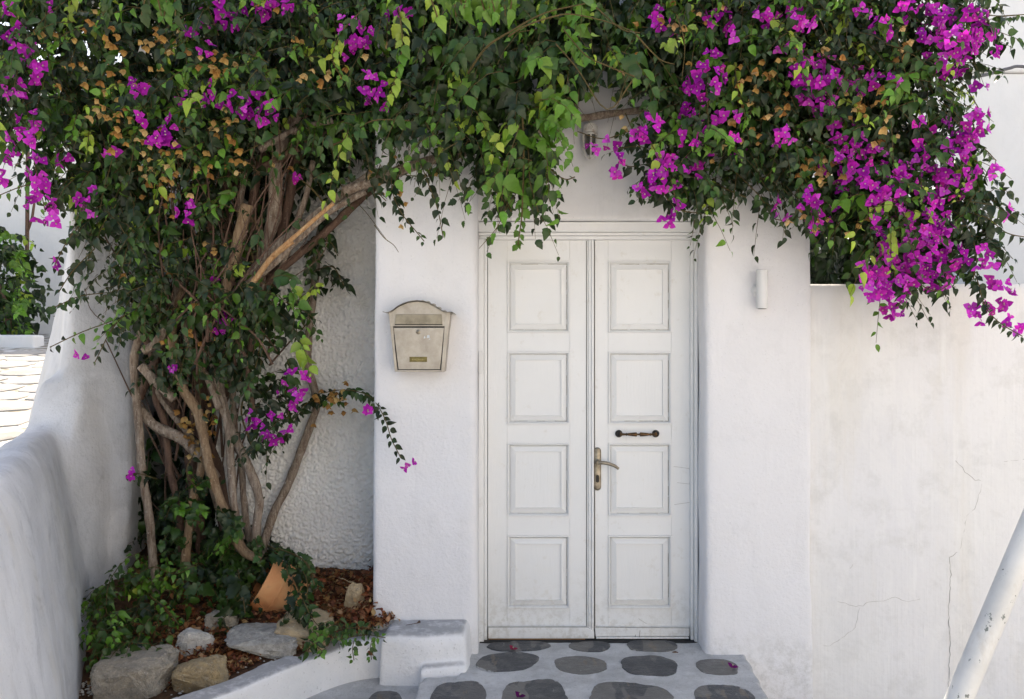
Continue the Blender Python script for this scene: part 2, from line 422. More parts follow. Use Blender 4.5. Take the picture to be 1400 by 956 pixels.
for i, (cx, cy, rx, ry) in enumerate([(-.2, 3.0, .16, .14), (.17, 3.02, .15, .15), (.53, 2.98, .16, .16), (.88, 3.0, .14, .14)]):
    slab(cx, cy, rx, ry, 0, 2.8, 40 + i, 0, landing, 'slate')
paving(lowstep, 497, 549, 946, 985, -.065, 2.4, 21)
slab(-.9, 3.45, .15, .14, -.065, 2.6, 24, 0, lowstep, 'slate'); slab(-.62, 3.1, .15, .15, -.065, 2.6, 25, 0, lowstep, 'slate')

# sunlit street climbing on the left
def street_z(d): return .74 + (d - 5.5) * .114
mb = MB()
ny = 24
for i in range(ny + 1):
    d = -6 + i * (22.0 / ny)
    mb.v += [(-16, d, max(-.415, street_z(d))), (-2.55 - max(0, d - 5.2) * .35 if d > 5.2 else float(np.interp(d, [1.2, 3, 4.5, 5.2], [-1.1, -1.9, -2.4, -2.55])), d, max(-.415, street_z(d)))]
for i in range(ny): mb.f.append((2 * i, 2 * i + 1, 2 * i + 3, 2 * i + 2))
street = mb.build('street', M['joint']); tag(street, kind='structure')
r2 = random.Random(4)
d = 4.6
while d < 11.6:
    row = .42 + r2.random() * .28
    x = -d * .47 - .2 + r2.random() * .3
    while x > -d * .66 - .9:
        wd = .45 + r2.random() * .6
        cx, cy = x - wd / 2, d + row / 2
        n = 9; ph = r2.random(); pts = []
        for k in range(n):
            t = 2 * math.pi * (k + ph) / n; q = (abs(math.cos(t)) ** 4 + abs(math.sin(t)) ** 4) ** -.25
            j = .93 + .07 * r2.random()
            pts.append((cx + (wd / 2 - .02) * q * math.cos(t) * j, cy + (row / 2 - .02) * q * math.sin(t) * j))
        rings = [[(px, py, street_z(py) - .02) for px, py in pts], [(px, py, street_z(py) + .012) for px, py in pts],
                 [(cx + (px - cx) * .95, cy + (py - cy) * .95, street_z(py) + .02) for px, py in pts]]
        MB().loft(rings).build('flagstone', M['flag'], street, 40)
        x -= wd
    d += row

# ------------------------------------------------------------------ the house with its door
house = empty('house', (.39, 4.43, 0))
tag(house, 'white plastered house with a panelled double door between two piers', 'house')
def pierfun(seed):
    return None
mb = MB().loft([[(-.70, 4.21, -.3), (-.165, 4.21, -.3), (-.165, 4.75, -.3), (-.70, 4.75, -.3)],
                [(-.69, 4.205, .15), (-.168, 4.205, .15), (-.168, 4.75, .15), (-.69, 4.75, .15)],
                [(-.695, 4.22, .5), (-.174, 4.22, .5), (-.174, 4.75, .5), (-.695, 4.75, .5)],
                [(-.68, 4.22, 1.9), (-.174, 4.22, 1.9), (-.174, 4.75, 1.9), (-.68, 4.75, 1.9)],
                [(-.68, 4.22, 3.4), (-.174, 4.22, 3.4), (-.174, 4.75, 3.4), (-.68, 4.75, 3.4)]])
plaster_mass('pier', mb, M['plaster'], house, voxel=.017, smooth=5, amp=.007, scale=2.0)
mb = MB().loft([[(.955, 4.19, -.45), (1.487, 4.19, -.45), (1.487, 4.75, -.45), (.955, 4.75, -.45)],
                [(.955, 4.205, .12), (1.485, 4.205, .12), (1.485, 4.75, .12), (.955, 4.75, .12)],
                [(.958, 4.22, .4), (1.483, 4.22, .4), (1.483, 4.75, .4), (.958, 4.75, .4)],
                [(.954, 4.22, 2.0), (1.483, 4.22, 2.0), (1.483, 4.75, 2.0), (.954, 4.75, 2.0)],
                [(.95, 4.22, 3.4), (1.483, 4.22, 3.4), (1.483, 4.75, 3.4), (.95, 4.75, 3.4)]])
plaster_mass('pier', mb, M['plaster'], house, voxel=.017, smooth=5, amp=.007, scale=2.0)
plaster_mass('lintel', MB().box(-.22, 1.0, 4.335, 4.75, 2.158, 3.38), M['lintel'], house, voxel=.014, smooth=1, amp=.003, scale=2, amp2=.001)
MB().box(-2.45, 1.46, 5.35, 8.6, -.42, 3.42).build('wall', M['house'], house, None, .03)
MB().box(-.6, 1.4, 4.76, 5.345, -.40, 3.38).build('wall', M['house'], house)
MB().box(-2.45, 1.46, 4.77, 8.6, 3.425, 7.2).build('upper_wall', M['house'], house, None, .03)  # unseen upper storey, added to keep the sun off the front

# pebbly roughcast wall behind the vine: real relief
mb = MB(); nx, nz = 230, 700; x0, x1, z0, z1 = -1.64, -.66, .05, 3.4
for j in range(nz + 1):
    for i in range(nx + 1):
        x = x0 + (x1 - x0) * i / nx; z = z0 + (z1 - z0) * j / nz
        p = Vector((x, 0, z))
        k_ = .65 + .6 * noise.noise(p * 4 + Vector((8, 2, 2)))
        h = .006 * noise.noise(p * 3) + .022 * k_ * max(-.05, noise.noise(p * 44 + Vector((1, 5, 2)))) ** 1 + .012 * noise.noise(p * 85 + Vector((3, 1, 7)))
        mb.v.append((x, 4.72 - h - (.035 * max(0, (x + .80) / .14) ** 2 if x > -.80 else 0) * 0, z))
for j in range(nz):
    for i in range(nx):
        a = j * (nx + 1) + i; mb.f.append((a, a + 1, a + nx + 2, a + nx + 1))
mb.mesh
rw = mb.build('roughcast_wall', M['rough'], house, 180)
MB().box(-1.63, -.70, 4.735, 5.34, -.3, 3.38).build('wall', M['house'], house)

# door frame
D = 4.43
def Xd(px, d=D): return (px - 700) * d / F
def Zd(py, d=D): return EYE - (py - 478) * d / F
fr = MB()
zt = 2.154
fr.box(-.172, .952, 4.372, 4.47, Zd(317, 4.372), zt)
fr.box(-.172, .952, 4.390, 4.47, Zd(322, 4.39), Zd(317, 4.372) - .001)
fr.box(-.172, .952, 4.404, 4.47, Zd(327.5, 4.404), Zd(322, 4.39) - .001)
zj = Zd(327.5, 4.404) - .001
fr.box(-.172, Xd(661.5, 4.372), 4.372, 4.47, .0, zj); fr.box(Xd(661.5, 4.372) + .0005, Xd(666, 4.40), 4.400, 4.47, .0, zj)
fr.box(Xd(950, 4.372), .952, 4.372, 4.47, .0, zj); fr.box(Xd(944.5, 4.40), Xd(950, 4.372) - .0005, 4.400, 4.47, .0, zj)
fr.build('door_frame', M['door'], house, None, .003)
MB().box(-.17, .95, 4.475, 4.55, -.02, 2.1).build('door_backing', M['gap'], house)  # black sheet painted as the darkness seen through the door gaps
MB().box(-.165, .945, 4.36, 4.47, -.012, .0035).build('under_door_shade', M['gap'], house)  # black strip painted as the shade under the door leaves

def door_leaf(xl, xr, pl, pr, label=None):
    """xl..xr photo columns of the leaf, pl..pr of its panels"""
    rows = [(357, 455), (481, 580), (606, 706), (732, 832)]
    zt_, zb = Zd(328.5), .012
    mb = MB(); X0, X1, P0, P1 = Xd(xl), Xd(xr), Xd(pl), Xd(pr)
    mb.box(X0, P0 - .0004, D, D + .04, zb, zt_); mb.box(P1 + .0004, X1, D, D + .04, zb, zt_)
    prev = zt_
    for a, b in rows:
        mb.box(P0, P1, D + .0006, D + .04, Zd(a), prev); prev = Zd(b)
    mb.box(P0, P1, D + .0006, D + .04, zb, prev)
    o = mb.build('door', M['door'], house, None, .0012)
    if label: o['label'] = label
    prof = [(0, .0), (.001, -.007), (.006, -.008), (.0085, -.002), (.012, .006), (.0125, .018), (.0165, .0185), (.017, .012), (.043, -.002), (.0445, -.002), (.0452, .0075), (.2, .0075)]
    for a, b in rows:
        cx, cz = (P0 + P1) / 2, (Zd(a) + Zd(b)) / 2; hx, hz = (P1 - P0) / 2, (Zd(a) - Zd(b)) / 2
        rings = []
        for ins, dep in prof[:-1]:
            rings.append([(cx + sx * (hx - ins), D + dep, cz + sz * (hz - ins)) for sx, sz in ((-1, -1), (1, -1), (1, 1), (-1, 1))])
        pm = MB().loft(rings, False); n = len(pm.v); pm.f.append((n - 4, n - 3, n - 2, n - 1))
        pm.build('panel', M['door'], o)
    return o
dl = door_leaf(667, 803, 693.5, 779, 'left door leaf of four raised panels, without handle')
drr = door_leaf(813, 943.5, 831.5, 918, 'right door leaf of four raised panels with lever and pull handles')
# astragal strip on the left leaf
a = MB()
xa = Xd(802.5)
a.box(xa, xa + .008, 4.422, 4.4295, Zd(857), Zd(328.5)); a.box(xa + .0083, xa + .022, 4.416, 4.4295, Zd(862), Zd(328.5))
a.box(xa + .0223, Xd(812, 4.41), 4.408, 4.4295, Zd(866), Zd(328.5))
a.build('cover_strip', M['door'], dl, None, .0025)
k = MB(); zk = Zd(858, 4.40)
k.prism([(Xd(667.5, 4.4), .010), (Xd(812.5, 4.4), .010), (Xd(812.5, 4.4), zk - .022), (Xd(803, 4.4), zk), (Xd(667.5, 4.4), zk)], 4.398, 4.4288)
k.build('kick_board', M['door'], dl, None, .003)
MB().box(Xd(668, 4.4), Xd(800, 4.4), 4.402, 4.428, .004, .0095).build('raw_edge', M['rawwood'], dl)
k = MB(); k.prism([(Xd(814.5, 4.4), .018), (Xd(942.5, 4.4), .020), (Xd(942.5, 4.4), Zd(859, 4.4)), (Xd(813.5, 4.4), Zd(858, 4.4))], 4.404, 4.4288)
k.box(Xd(815, 4.4), Xd(942, 4.4), 4.398, 4.4285, .008, .0165)
kb = k.build('kick_board', M['door'], drr, None, .003); kb['label'] = 'scuffed kick board of the right door leaf'

# lever handle on its back plate
pl_ = MB(); cx = Xd(816.8, 4.42); zc0, zc1 = Zd(671, 4.42), Zd(612, 4.42); rw_ = .0195
def capsule(cx, z0, z1, r, n=10):
    return [(cx + r * math.cos(t), z1 - r + r * math.sin(t)) for t in [math.pi * k / n for k in range(n + 1)]] + \
           [(cx + r * math.cos(t), z0 + r + r * math.sin(t)) for t in [math.pi + math.pi * k / n for k in range(n + 1)]]
pl_.loft([[(x, 4.4298, z) for x, z in capsule(cx, zc0, zc1, rw_)], [(x, 4.424, z) for x, z in capsule(cx, zc0, zc1, rw_)],
          [(x, 4.421, z) for x, z in capsule(cx, zc0 + .004, zc1 - .004, rw_ - .004)], [(x, 4.419, z) for x, z in capsule(cx, zc0 + .008, zc1 - .008, rw_ - .008)]])
pl_.build('handle_plate', M['steel'], drr, 40)
zs = Zd(631.5, 4.42)
lv = MB()
lv.lathe([(.014, 0), (.014, .006), (.011, .008), (.0095, .03), (.0095, .05), (.0, .051)], 16, Matrix.Translation((cx, 4.42, zs)) @ Matrix.Rotation(R(90), 4, 'X'))
lv.tube([Vector(p[:3]) for p in cr([(cx, 4.375, zs), (cx + .028, 4.372, zs + .001), (cx + .06, 4.372, zs - .006), (cx + .085, 4.374, zs - .016), (cx + .104, 4.378, zs - .030)], 5)], [.0095] * 8 + [.0085] * 9 + [.0075] * 4, 10)
lv.build('lever_handle', M['steel'], drr, 40)
kh = MB(); zk_ = Zd(654, 4.42)
kh.prism(capsule(cx, zk_ - .022, zk_ + .018, .0085), 4.4165, 4.4188); kh.build('keyhole', M['blackiron'], drr, 40)
kh = MB(); kh.lathe([(.006, 0), (.006, .003), (0, .0032)], 12, Matrix.Translation((cx, 4.4195, zk_ + .002)) @ Matrix.Rotation(R(90), 4, 'X'))
# pull handle
zp = Zd(594, 4.39); xa_, xb_ = Xd(847, 4.40), Xd(897.5, 4.40)
for x in (xa_, xb_):
    MB().lathe([(.0, 0), (.019, 0), (.0195, .005), (.016, .012), (.009, .020), (.0085, .034), (.012, .042), (.0, .05)], 18, Matrix.Translation((x, 4.4297, zp)) @ Matrix.Rotation(R(90), 4, 'X')).build('handle_rose', M['blackiron'], drr, 40)
L_ = xb_ - xa_
prof = [(.0, .0), (.011, .0), (.012, .006), (.007, .012), (.0055, .03), (.0085, .034), (.0055, .038), (.007, .044), (.0105, .075), (.011, .086), (.005, .089), (.005, .094)]
full = prof + [(r, L_ - z) for r, z in reversed(prof)] if L_ / 2 > .094 else prof
MB().lathe(full, 16, Matrix.Translation((xa_, 4.388, zp)) @ Matrix.Rotation(R(90), 4, 'Y')).build('pull_handle', M['bronze'], drr, 35)

# dirt lines where boards meet
jm = MB()
for pts in ([(667.3, 857.4), (803, 857.4)], [(667.3, 858), (667.3, 875)]):
    jm.tube([W(x, y, 4.3975) for x, y in pts], .0016, 4)
jm.tube([W(802, 330, 4.4285), W(802, 600, 4.4285), W(802, 856, 4.4285)], .0022, 4)
jm.build('joint_line', M['jdirt'], dl)
jm = MB()
for pts in ([(813.5, 857.6), (850, 857.9), (943, 858.7)], [(815, 872.8), (850, 872.4), (942, 872.6)], [(868, 873), (869, 868)], [(874, 873), (875, 862)]):
    jm.tube([W(x, y, 4.4035) for x, y in pts], .0015, 4)
jm.tube([W(813, 330, 4.4285), W(813, 600, 4.4285), W(813.4, 876, 4.4285)], .0024, 4)
jm.tube([W(944, 330, 4.4285), W(944, 600, 4.4285), W(944, 876, 4.4285)], .0016, 4)
jm.build('joint_line', M['jdirt'], drr)
# grime caught in the mouldings
for par, xa1, xb1, hv in ((dl, 693.5, 779, .7), (drr, 831.5, 918, 1.2)):
    gm = MB()
    for k_, (ya, yb) in enumerate([(357, 455), (481, 580), (606, 706), (732, 832)]):
        for (ax_, ay_), (bx_, by_) in (((xa1 + 4, yb - 4.2), (xb1 - 4, yb - 4.2)), ((xb1 - 4.4, ya + 4), (xb1 - 4.4, yb - 4)), ((xa1 + 4, ya + 4.4), (xb1 - 4, ya + 4.4))):
            t0 = rnd.uniform(0, .25)
            while t0 < .95:
                t1 = min(1, t0 + rnd.uniform(.1, .45)); n_ = 5
                q = [W(ax_ + (bx_ - ax_) * (t0 + (t1 - t0) * i / n_), ay_ + (by_ - ay_) * (t0 + (t1 - t0) * i / n_), D + .0180) for i in range(n_ + 1)]
                gm.tube(q, [.0004 + hv * rnd.uniform(.0003, .0014) for _ in q], 4); t0 = t1 + rnd.uniform(.02, .2)
    gm.build('moulding_grime', M['grime'], par)
# cracks in the right leaf
cm = MB()
for pts in ([(921, 638), (930, 639), (943, 641)], [(926, 660), (943, 662)], [(922, 690), (943, 687)], [(873, 846), (884, 853)]):
    cm.tube([W(x, y, 4.4295) for x, y in pts], .0011, 4)
cm.build('paint_crack', M['crack'], drr)

# small rounded plate on the left jamb
pm = MB(); z0, z1 = Zd(512, 4.36), Zd(480, 4.36); xl, xr = Xd(654.3, 4.36), Xd(660.8, 4.36)
pm.prism([(xl, z0), (xr - .008, z0 + .003), (xr, z0 + .02), (xr, z1 - .012), (xr - .006, z1 - .002), (xl, z1)], 4.350, 4.3715)
o = pm.build('strike_plate', M['lamp'], None, None, .002); tag(o, 'small white rounded metal plate on the left door jamb', 'plate')

# ------------------------------------------------------------------ planter kerb, block, soil
KX = [(2.4, -1.98), (3.0, -1.57), (3.455, -1.26), (3.993, -.894), (4.13, -.72), (4.2, -.56), (6, -.56)]
def kerb_x(d): return float(np.interp(d, [k[0] for k in KX], [k[1] for k in KX]))
mb = MB()
path = cr([(-1.98, 2.4), (-1.57, 3.0), (-1.26, 3.455), (-1.08, 3.72), (-.894, 3.993), (-.70, 4.14), (-.5, 4.17)], 5)
rings = []
for i, p in enumerate(path):
    t = path[min(i + 1, len(path) - 1)] - path[max(i - 1, 0)]; t /= np.linalg.norm(t); nrm = np.array((t[1], -t[0]))
    def P(o_, z): q = p + nrm * o_; return (q[0], q[1], z)
    zt_ = .105 + .004 * math.sin(i * .9) + .03 * max(0, (i - 20) / 10)
    rings.append([P(.095, -.4), P(.068, zt_ - .006), P(-.055, zt_), P(-.09, -.4)])
mb.loft(rings)
mb.loft([[(-.64, 3.965, -.4), (-.40, 3.955, -.4), (-.19, 3.99, -.4), (-.17, 4.3, -.4), (-.62, 4.3, -.4)],
         [(-.615, 3.985, .13), (-.40, 3.975, .13), (-.22, 4.02, .13), (-.20, 4.3, .13), (-.60, 4.3, .13)],
         [(-.60, 4.0, .165), (-.40, 3.99, .165), (-.235, 4.04, .165), (-.215, 4.3, .172), (-.58, 4.3, .172)]])
# fillet where block meets the step
mb.loft([[(-.43, 3.89, -.1), (-.20, 3.93, -.1), (-.19, 4.1, -.1), (-.43, 4.1, -.1)], [(-.42, 3.93, .035), (-.22, 3.985, .03), (-.20, 4.1, .03), (-.42, 4.1, .035)]])
kerb = plaster_mass('planter_kerb', mb, M['worn'], None, voxel=.012, smooth=5, amp=.005, scale=4, amp2=.002, scale2=16)
tag(kerb, 'low white curved planter kerb ending in a block beside the step', 'kerb')

WB = [(1.2, -.80), (3.0, -1.565), (3.59, -1.815), (4.05, -2.01), (4.52, -2.19), (5.4, -2.3)]
def wall_base(d): return float(np.interp(d, [k[0] for k in WB], [k[1] for k in WB]))
def soil_z(d): return .03 + (d - 3.6) * .24
def soil_pt(px, py):
    d = 2.334 / (.24 + (py - 478) / F); return Vector(((px - 700) * d / F, d, soil_z(d)))
mb = MB(); nr, nc = 90, 60
for j in range(nr + 1):
    d = 2.5 + j * (5.36 - 2.5) / nr
    xl, xr = wall_base(d) - .1, kerb_x(d)
    for i in range(nc + 1):
        x = xl + (xr - xl) * i / nc; p = Vector((x, d, 0))
        mb.v.append((x, d, soil_z(d) + .022 * noise.noise(p * 5) + .010 * noise.noise(p * 17) + .005 * noise.noise(p * 45)))
for j in range(nr):
    for i in range(nc):
        a = j * (nc + 1) + i; mb.f.append((a, a + 1, a + nc + 2, a + nc + 1))
tag(mb.build('planter_soil', M['soil'], None, 180), kind='structure')

# ------------------------------------------------------------------ battered wall on the left
mb = MB()
rings = []
for z, A, B, C_, D_ in ((-.45, (-2.06, 4.50), (-2.36, 4.36), (-3.25, 5.1), (-2.2, 5.7)), (.5, (-2.08, 4.62), (-2.36, 4.42), (-3.06, 5.15), (-2.2, 5.7)),
                        (1.1, (-2.07, 4.66), (-2.345, 4.46), (-2.93, 5.18), (-2.2, 5.7)), (1.8, (-2.07, 4.68), (-2.33, 4.48), (-2.77, 5.2), (-2.2, 5.7)),
                        (2.5, (-2.07, 4.70), (-2.32, 4.50), (-2.64, 5.22), (-2.2, 5.7))):
    rings.append([(*A, z), (*B, z), (*C_, z), (*D_, z)])
mb.loft(rings)
rings = []
for d in np.linspace(1.2, 4.9, 12):
    xb = wall_base(d); zt_ = 1.115 + (d - 4.4) * .03
    rings.append([(xb + .03, d, -.45), (xb, d, .05), (xb - .11, d, .75), (xb - .165, d, zt_ - .10), (xb - .225, d, zt_), (xb - .36, d, zt_ - .015), (xb - .48, d, zt_ - .2), (xb - .6, d, -.45)])
mb.loft(rings)
# fillet between the low wall and the tall pier
mb.loft([[(-2.14, 4.0, .0), (-2.6, 4.15, .0), (-2.8, 4.9, .0), (-2.1, 4.9, .0)], [(-2.22, 4.25, .9), (-2.5, 4.25, .9), (-2.7, 4.9, .9), (-2.1, 4.9, .9)],
         [(-2.25, 4.5, 1.35), (-2.45, 4.45, 1.35), (-2.6, 4.9, 1.35), (-2.1, 4.9, 1.35)]])
butt = plaster_mass('buttress_wall', mb, M['butt'], None, voxel=.026, smooth=14, amp=.016, scale=1.6, amp2=.004, scale2=8)
tag(butt, 'white limewashed battered wall with a tall pier at the left of the planter', 'wall')

# ------------------------------------------------------------------ garden wall on the right
mb = MB().box(1.40, 6.2, 4.275, 4.5, -.45, 1.83)
gw = plaster_mass('garden_wall', mb, M['gwall'], None, voxel=.03, smooth=2, amp=.006, scale=1.5, amp2=.001)
gwt = empty('garden_wall', (3, 4.3, -.42)); gw.name = 'wall'; gw.parent = gwt; gw.location = -gwt.location
gwt.name = 'garden_wall'
tag(gwt, 'low white garden wall with hairline cracks and yellowish runs, right of the door', 'wall')
r3 = random.Random(3)
def crack(pts, w0):
    out = []
    for (x0, y0), (x1, y1) in zip(pts[:-1], pts[1:]):
        n = max(2, int(math.hypot(x1 - x0, y1 - y0) / 5))
        for i in range(n):
            t = i / n; out.append((x0 + (x1 - x0) * t + r3.uniform(-1.1, 1.1), y0 + (y1 - y0) * t + r3.uniform(-1.1, 1.1)))
    out.append(pts[-1])
    return MB().tube([W(x, y, 4.2735 + .0015 * r3.random()) for x, y in out], [w0 * (.35 + r3.random() * .65) for _ in out], 4).build('crack', M['crack'], gwt)
crack([(1307, 630), (1320, 645), (1332, 657), (1343, 657), (1340, 672), (1332, 695), (1322, 704), (1320, 716), (1312, 753), (1297, 762), (1300, 785), (1297, 830), (1299, 880), (1297, 940), (1298, 956)], .0022)
crack([(1343, 657), (1356, 648)], .0016); crack([(1365, 632), (1385, 629), (1400, 628)], .0013)
crack([(1145, 822), (1165, 829), (1180, 828), (1188, 823), (1208, 822), (1224, 816), (1238, 823), (1258, 819)], .0014)
crack([(1175, 830), (1170, 858), (1155, 870), (1135, 883), (1125, 882)], .0010)
crack([(1260, 665), (1240, 666)], .0011); crack([(1162, 778), (1166, 772)], .0014)

# leaning pole
p0, p1 = W(1311 - 200, 956 + 476, 3.0), W(1311 + .42 * 520, 956 - 520, 3.0)
ax = (p1 - p0).normalized(); b0 = p0 + ax * ((-.42 - p0.z) / ax.z)
pole = empty('leaning_pole', b0); tag(pole, 'stout white metal pole with chipped paint slanting up before the garden wall', 'pole')
pts = [b0 + (p1 - b0) * (i / 24) for i in range(25)]
MB().tube(pts, [.0425 + .0006 * noise.noise(p * 8) for p in pts], 28).build('pole_tube', M['pole'], pole, 60)
MB().tube([b0 - ax * .01, b0 + ax * .03], .075, 20).build('pole_foot', M['pole'], pole, 40)

# ------------------------------------------------------------------ neighbouring house on the right, cable
nh = empty('neighbour_house', (5, 7.5, -.42)); tag(nh, 'tall white house standing beyond the garden wall at the right', 'house')
zl = W(0, 100, 7.5).z
MB().box(1.9, 9.0, 7.5, 12, -.42, zl).build('wall', M['far'], nh, None, .02)
MB().box(1.9, 9.0, 7.46, 12, zl + .003, 7.4).build('upper_wall', M['far'], nh, None, .02)
wn = MB().box(W(1262, 0, 7.46).x, W(1327, 0, 7.46).x, 7.44, 7.497, W(0, 420, 7.5).z, W(0, 366, 7.5).z).build('window', M['wframe'], nh, None, .005)
MB().box(W(1266, 0, 7.46).x, W(1322, 0, 7.46).x, 7.43, 7.438, W(0, 418, 7.5).z, W(0, 369, 7.5).z).build('pane', M['window'], wn)
MB().box(W(1335, 0, 7.3).x, W(1356, 0, 7.3).x, 7.2, 7.497, W(0, 332, 7.3).z, W(0, 328, 7.3).z).build('ledge', M['slab'], nh, None, .004)
pts = cr([(*W(1120, 70, 5.4),), (*W(1220, 92, 5.6),), (*W(1290, 104, 5.8),), (*W(1318, 107, 5.85),), (*W(1350, 102, 5.9),), (*W(1378, 94, 6),), (*W(1405, 92, 6.1),), (*W(1500, 110, 6.4),), (*W(1700, 90, 7.2),)], 6)
tag(MB().tube(pts, .011, 8).build('cable', M['cable'], None, 180), 'dark grey cable sagging across the white house at the upper right', 'cable')

# unseen house, added so its sunlit front bounces light onto the door
oh = empty('added_bounce_house', (6, -4, -.42)); tag(oh, 'unseen white house added opposite the door to bounce sunlight onto it', 'house')
MB().box(.6, 11, -9, -3.6, -.42, 6.0).build('wall', M['far'], oh, None, .03)
for x in (2.2, 5.4, 8.6):
    for z in (.8, 3.7):
        f_ = MB().box(x, x + 1.0, -3.597, -3.54, z, z + 1.3).build('window', M['wframe'], oh, None, .01)
        MB().box(x + .08, x + .92, -3.538, -3.53, z + .08, z + 1.22).build('pane', M['window'], f_)

# ------------------------------------------------------------------ white house and bush far left
fh = empty('white_house', (-9, 14.5, 1.6)); tag(fh, 'bluish white house wall far behind the street at the left', 'house')
MB().box(-18, -5.2, 14.5, 17, 1.4, 6.2).build('wall', M['far'], fh, None, .03)
tag(MB().box(-11, W(46, 0, 12.4).x, 12.4, 12.7, 1.3, W(0, 458, 12.4).z).build('street_planter', M['kerb'], None, None, .03), 'low white planter edge under the bush across the street', 'planter')

# ------------------------------------------------------------------ mailbox
mbx = empty('mailbox', W(573, 508, 4.2)); tag(mbx, 'beige metal letterbox with an arched scalloped roof on the left pier', 'mailbox')
df, db = 4.105, 4.218
def MP(px, py, d=df): p = W(px, py, df); return (p.x, p.z)
body = MB()
bp = [(541.5, 508), (604, 508), (613, 427), (606, 427), (532, 427)]
body.loft([[(*MP(541, 508), ), (*MP(606, 508),), (*MP(614.5, 427),), (*MP(531.5, 427),)]] and
          [[(x, d_, z) for x, z in (MP(541, 508), MP(603.5, 508), MP(611.5, 426), MP(532.5, 426))] for d_ in (df, db)])
body.build('body', M['box'], mbx, None, .002)
sd = MB()  # raised side flanges and bottom lip
sd.prism([MP(540, 508.5), MP(543, 508.5), MP(536, 427), MP(531.5, 427)], df - .006, db)
sd.prism([MP(603, 508.5), MP(607.5, 508.5), MP(615.5, 427), MP(609.5, 427)], df - .006, db)
sd.prism([MP(543.2, 508.5), MP(602.8, 508.5), MP(602.8, 506), MP(543.2, 506)], df - .006, db)
sd.build('side_flange', M['box'], mbx, None, .0012)
arch = [(524, 426.5), (530, 427.5), (537, 424.5), (546, 418), (558, 413), (571, 411.3), (584, 413), (596, 419), (604, 424.5), (611, 427), (618, 427.0), (621.5, 429)]
face = MB(); ap = [MP(x, y + 1) for x, y in arch[2:-2]]
face.prism([MP(534.5, 446), MP(608.5, 446)] + [MP(611, 428)] + ap[::-1] + [MP(532.5, 428)], df - .004, df - .0002)
face.build('hood_face', M['box'], mbx, None, .001)
rf = MB()
A_ = cr(arch, 4); t_ = .003
outer = [MP(p[0], p[1] - .4) for p in A_]; inner = [(x, z - t_) for x, z in outer]
for i in range(len(outer) - 1):
    q = [outer[i], outer[i + 1], inner[i + 1], inner[i]]
    rf.loft([[(x, df - .022, z) for x, z in q], [(x, db, z) for x, z in q]])
rfo = rf.build('roof', M['boxroof'], mbx)
for i in range(10):   # scallops on the back edge of the roof
    x = 538 + i * 7.6; xs = [p[0] for p in A_]; ys = [p[1] for p in A_]; y = float(np.interp(x, xs, ys))
    c0 = W(x, y, df); rr = .0135
    pg = [(c0.x + rr * math.cos(t), c0.z - .004 + rr * .85 * math.sin(t)) for t in [math.pi * k / 8 for k in range(9)]]
    MB().prism(pg, df + .055, df + .058).build('scallop', M['box'], rfo)
MB().prism([MP(540, 443.5), MP(605, 443.5), MP(604, 430), MP(541.5, 430)], df - .009, df - .0045).build('slot_flap', M['boxdark'], mbx, None, .001)
MB().prism([MP(540, 444.6), MP(605, 444.6), MP(605, 443.6), MP(540, 443.6)], df - .007, df - .0045).build('slot', M['gap'], mbx)
MB().prism([MP(536.5, 447.2), MP(608, 447.2), MP(608, 446.3), MP(536.5, 446.3)], df - .003, df - .0002).build('slot', M['gap'], mbx)
MB().prism([MP(543.6, 506.2), MP(602.9, 506.2), MP(608.6, 447.4), MP(536.9, 447.4)], df - .0012, df - .0002).build('door_gap', M['gap'], mbx)
MB().prism([MP(545, 505.0), MP(601.6, 505.0), MP(607.2, 448.4), MP(538.4, 448.4)], df - .0035, df - .0003).build('front_door', M['box'], mbx, None, .001)
lk = MB().lathe([(.011, 0), (.011, .004), (.0085, .006), (0, .006)], 20, Matrix.Translation(W(571.8, 454, df - .003)) @ Matrix.Rotation(R(90), 4, 'X')).build('lock', M['steel'], mbx, 40)
p = W(571.8, 454, df)
MB().box(p.x - .0016, p.x + .0016, df - .0102, df - .0091, p.z - .005, p.z + .005).build('keyway', M['gap'], lk)
np_ = MB().prism([MP(560, 495), MP(584, 495), MP(584, 488), MP(560, 488)], df - .006, df - .0037).build('name_plate', M['brass'], mbx, None, .0008)
mk = MB()
for i in range(9):
    x = 564 + i * 1.9; h = rnd.choice((.9, 1.2, 1.5))
    mk.prism([MP(x, 491.6 + h), MP(x + 1.0, 491.6 + h), MP(x + 1.0, 491.6 - h), MP(x, 491.6 - h)], df - .0066, df - .0061)
mk.build('worn_mark', M['brassmark'], np_)
lab = MB()
for (x, y, w_, h_) in ((579.5, 459.5, 2.2, 3.5), (583.5, 458, 4, 4.5), (586, 463, 2.5, 1.5)):
    lab.prism([MP(x, y + h_), MP(x + w_, y + h_ - .5), MP(x + w_ - .5, y), MP(x + .6, y + .5)], df - .0042, df - .0037)
m = NT('sticker_rest'); lab.build('sticker_rest', m.done((.55, .58, .60), .6), mbx)

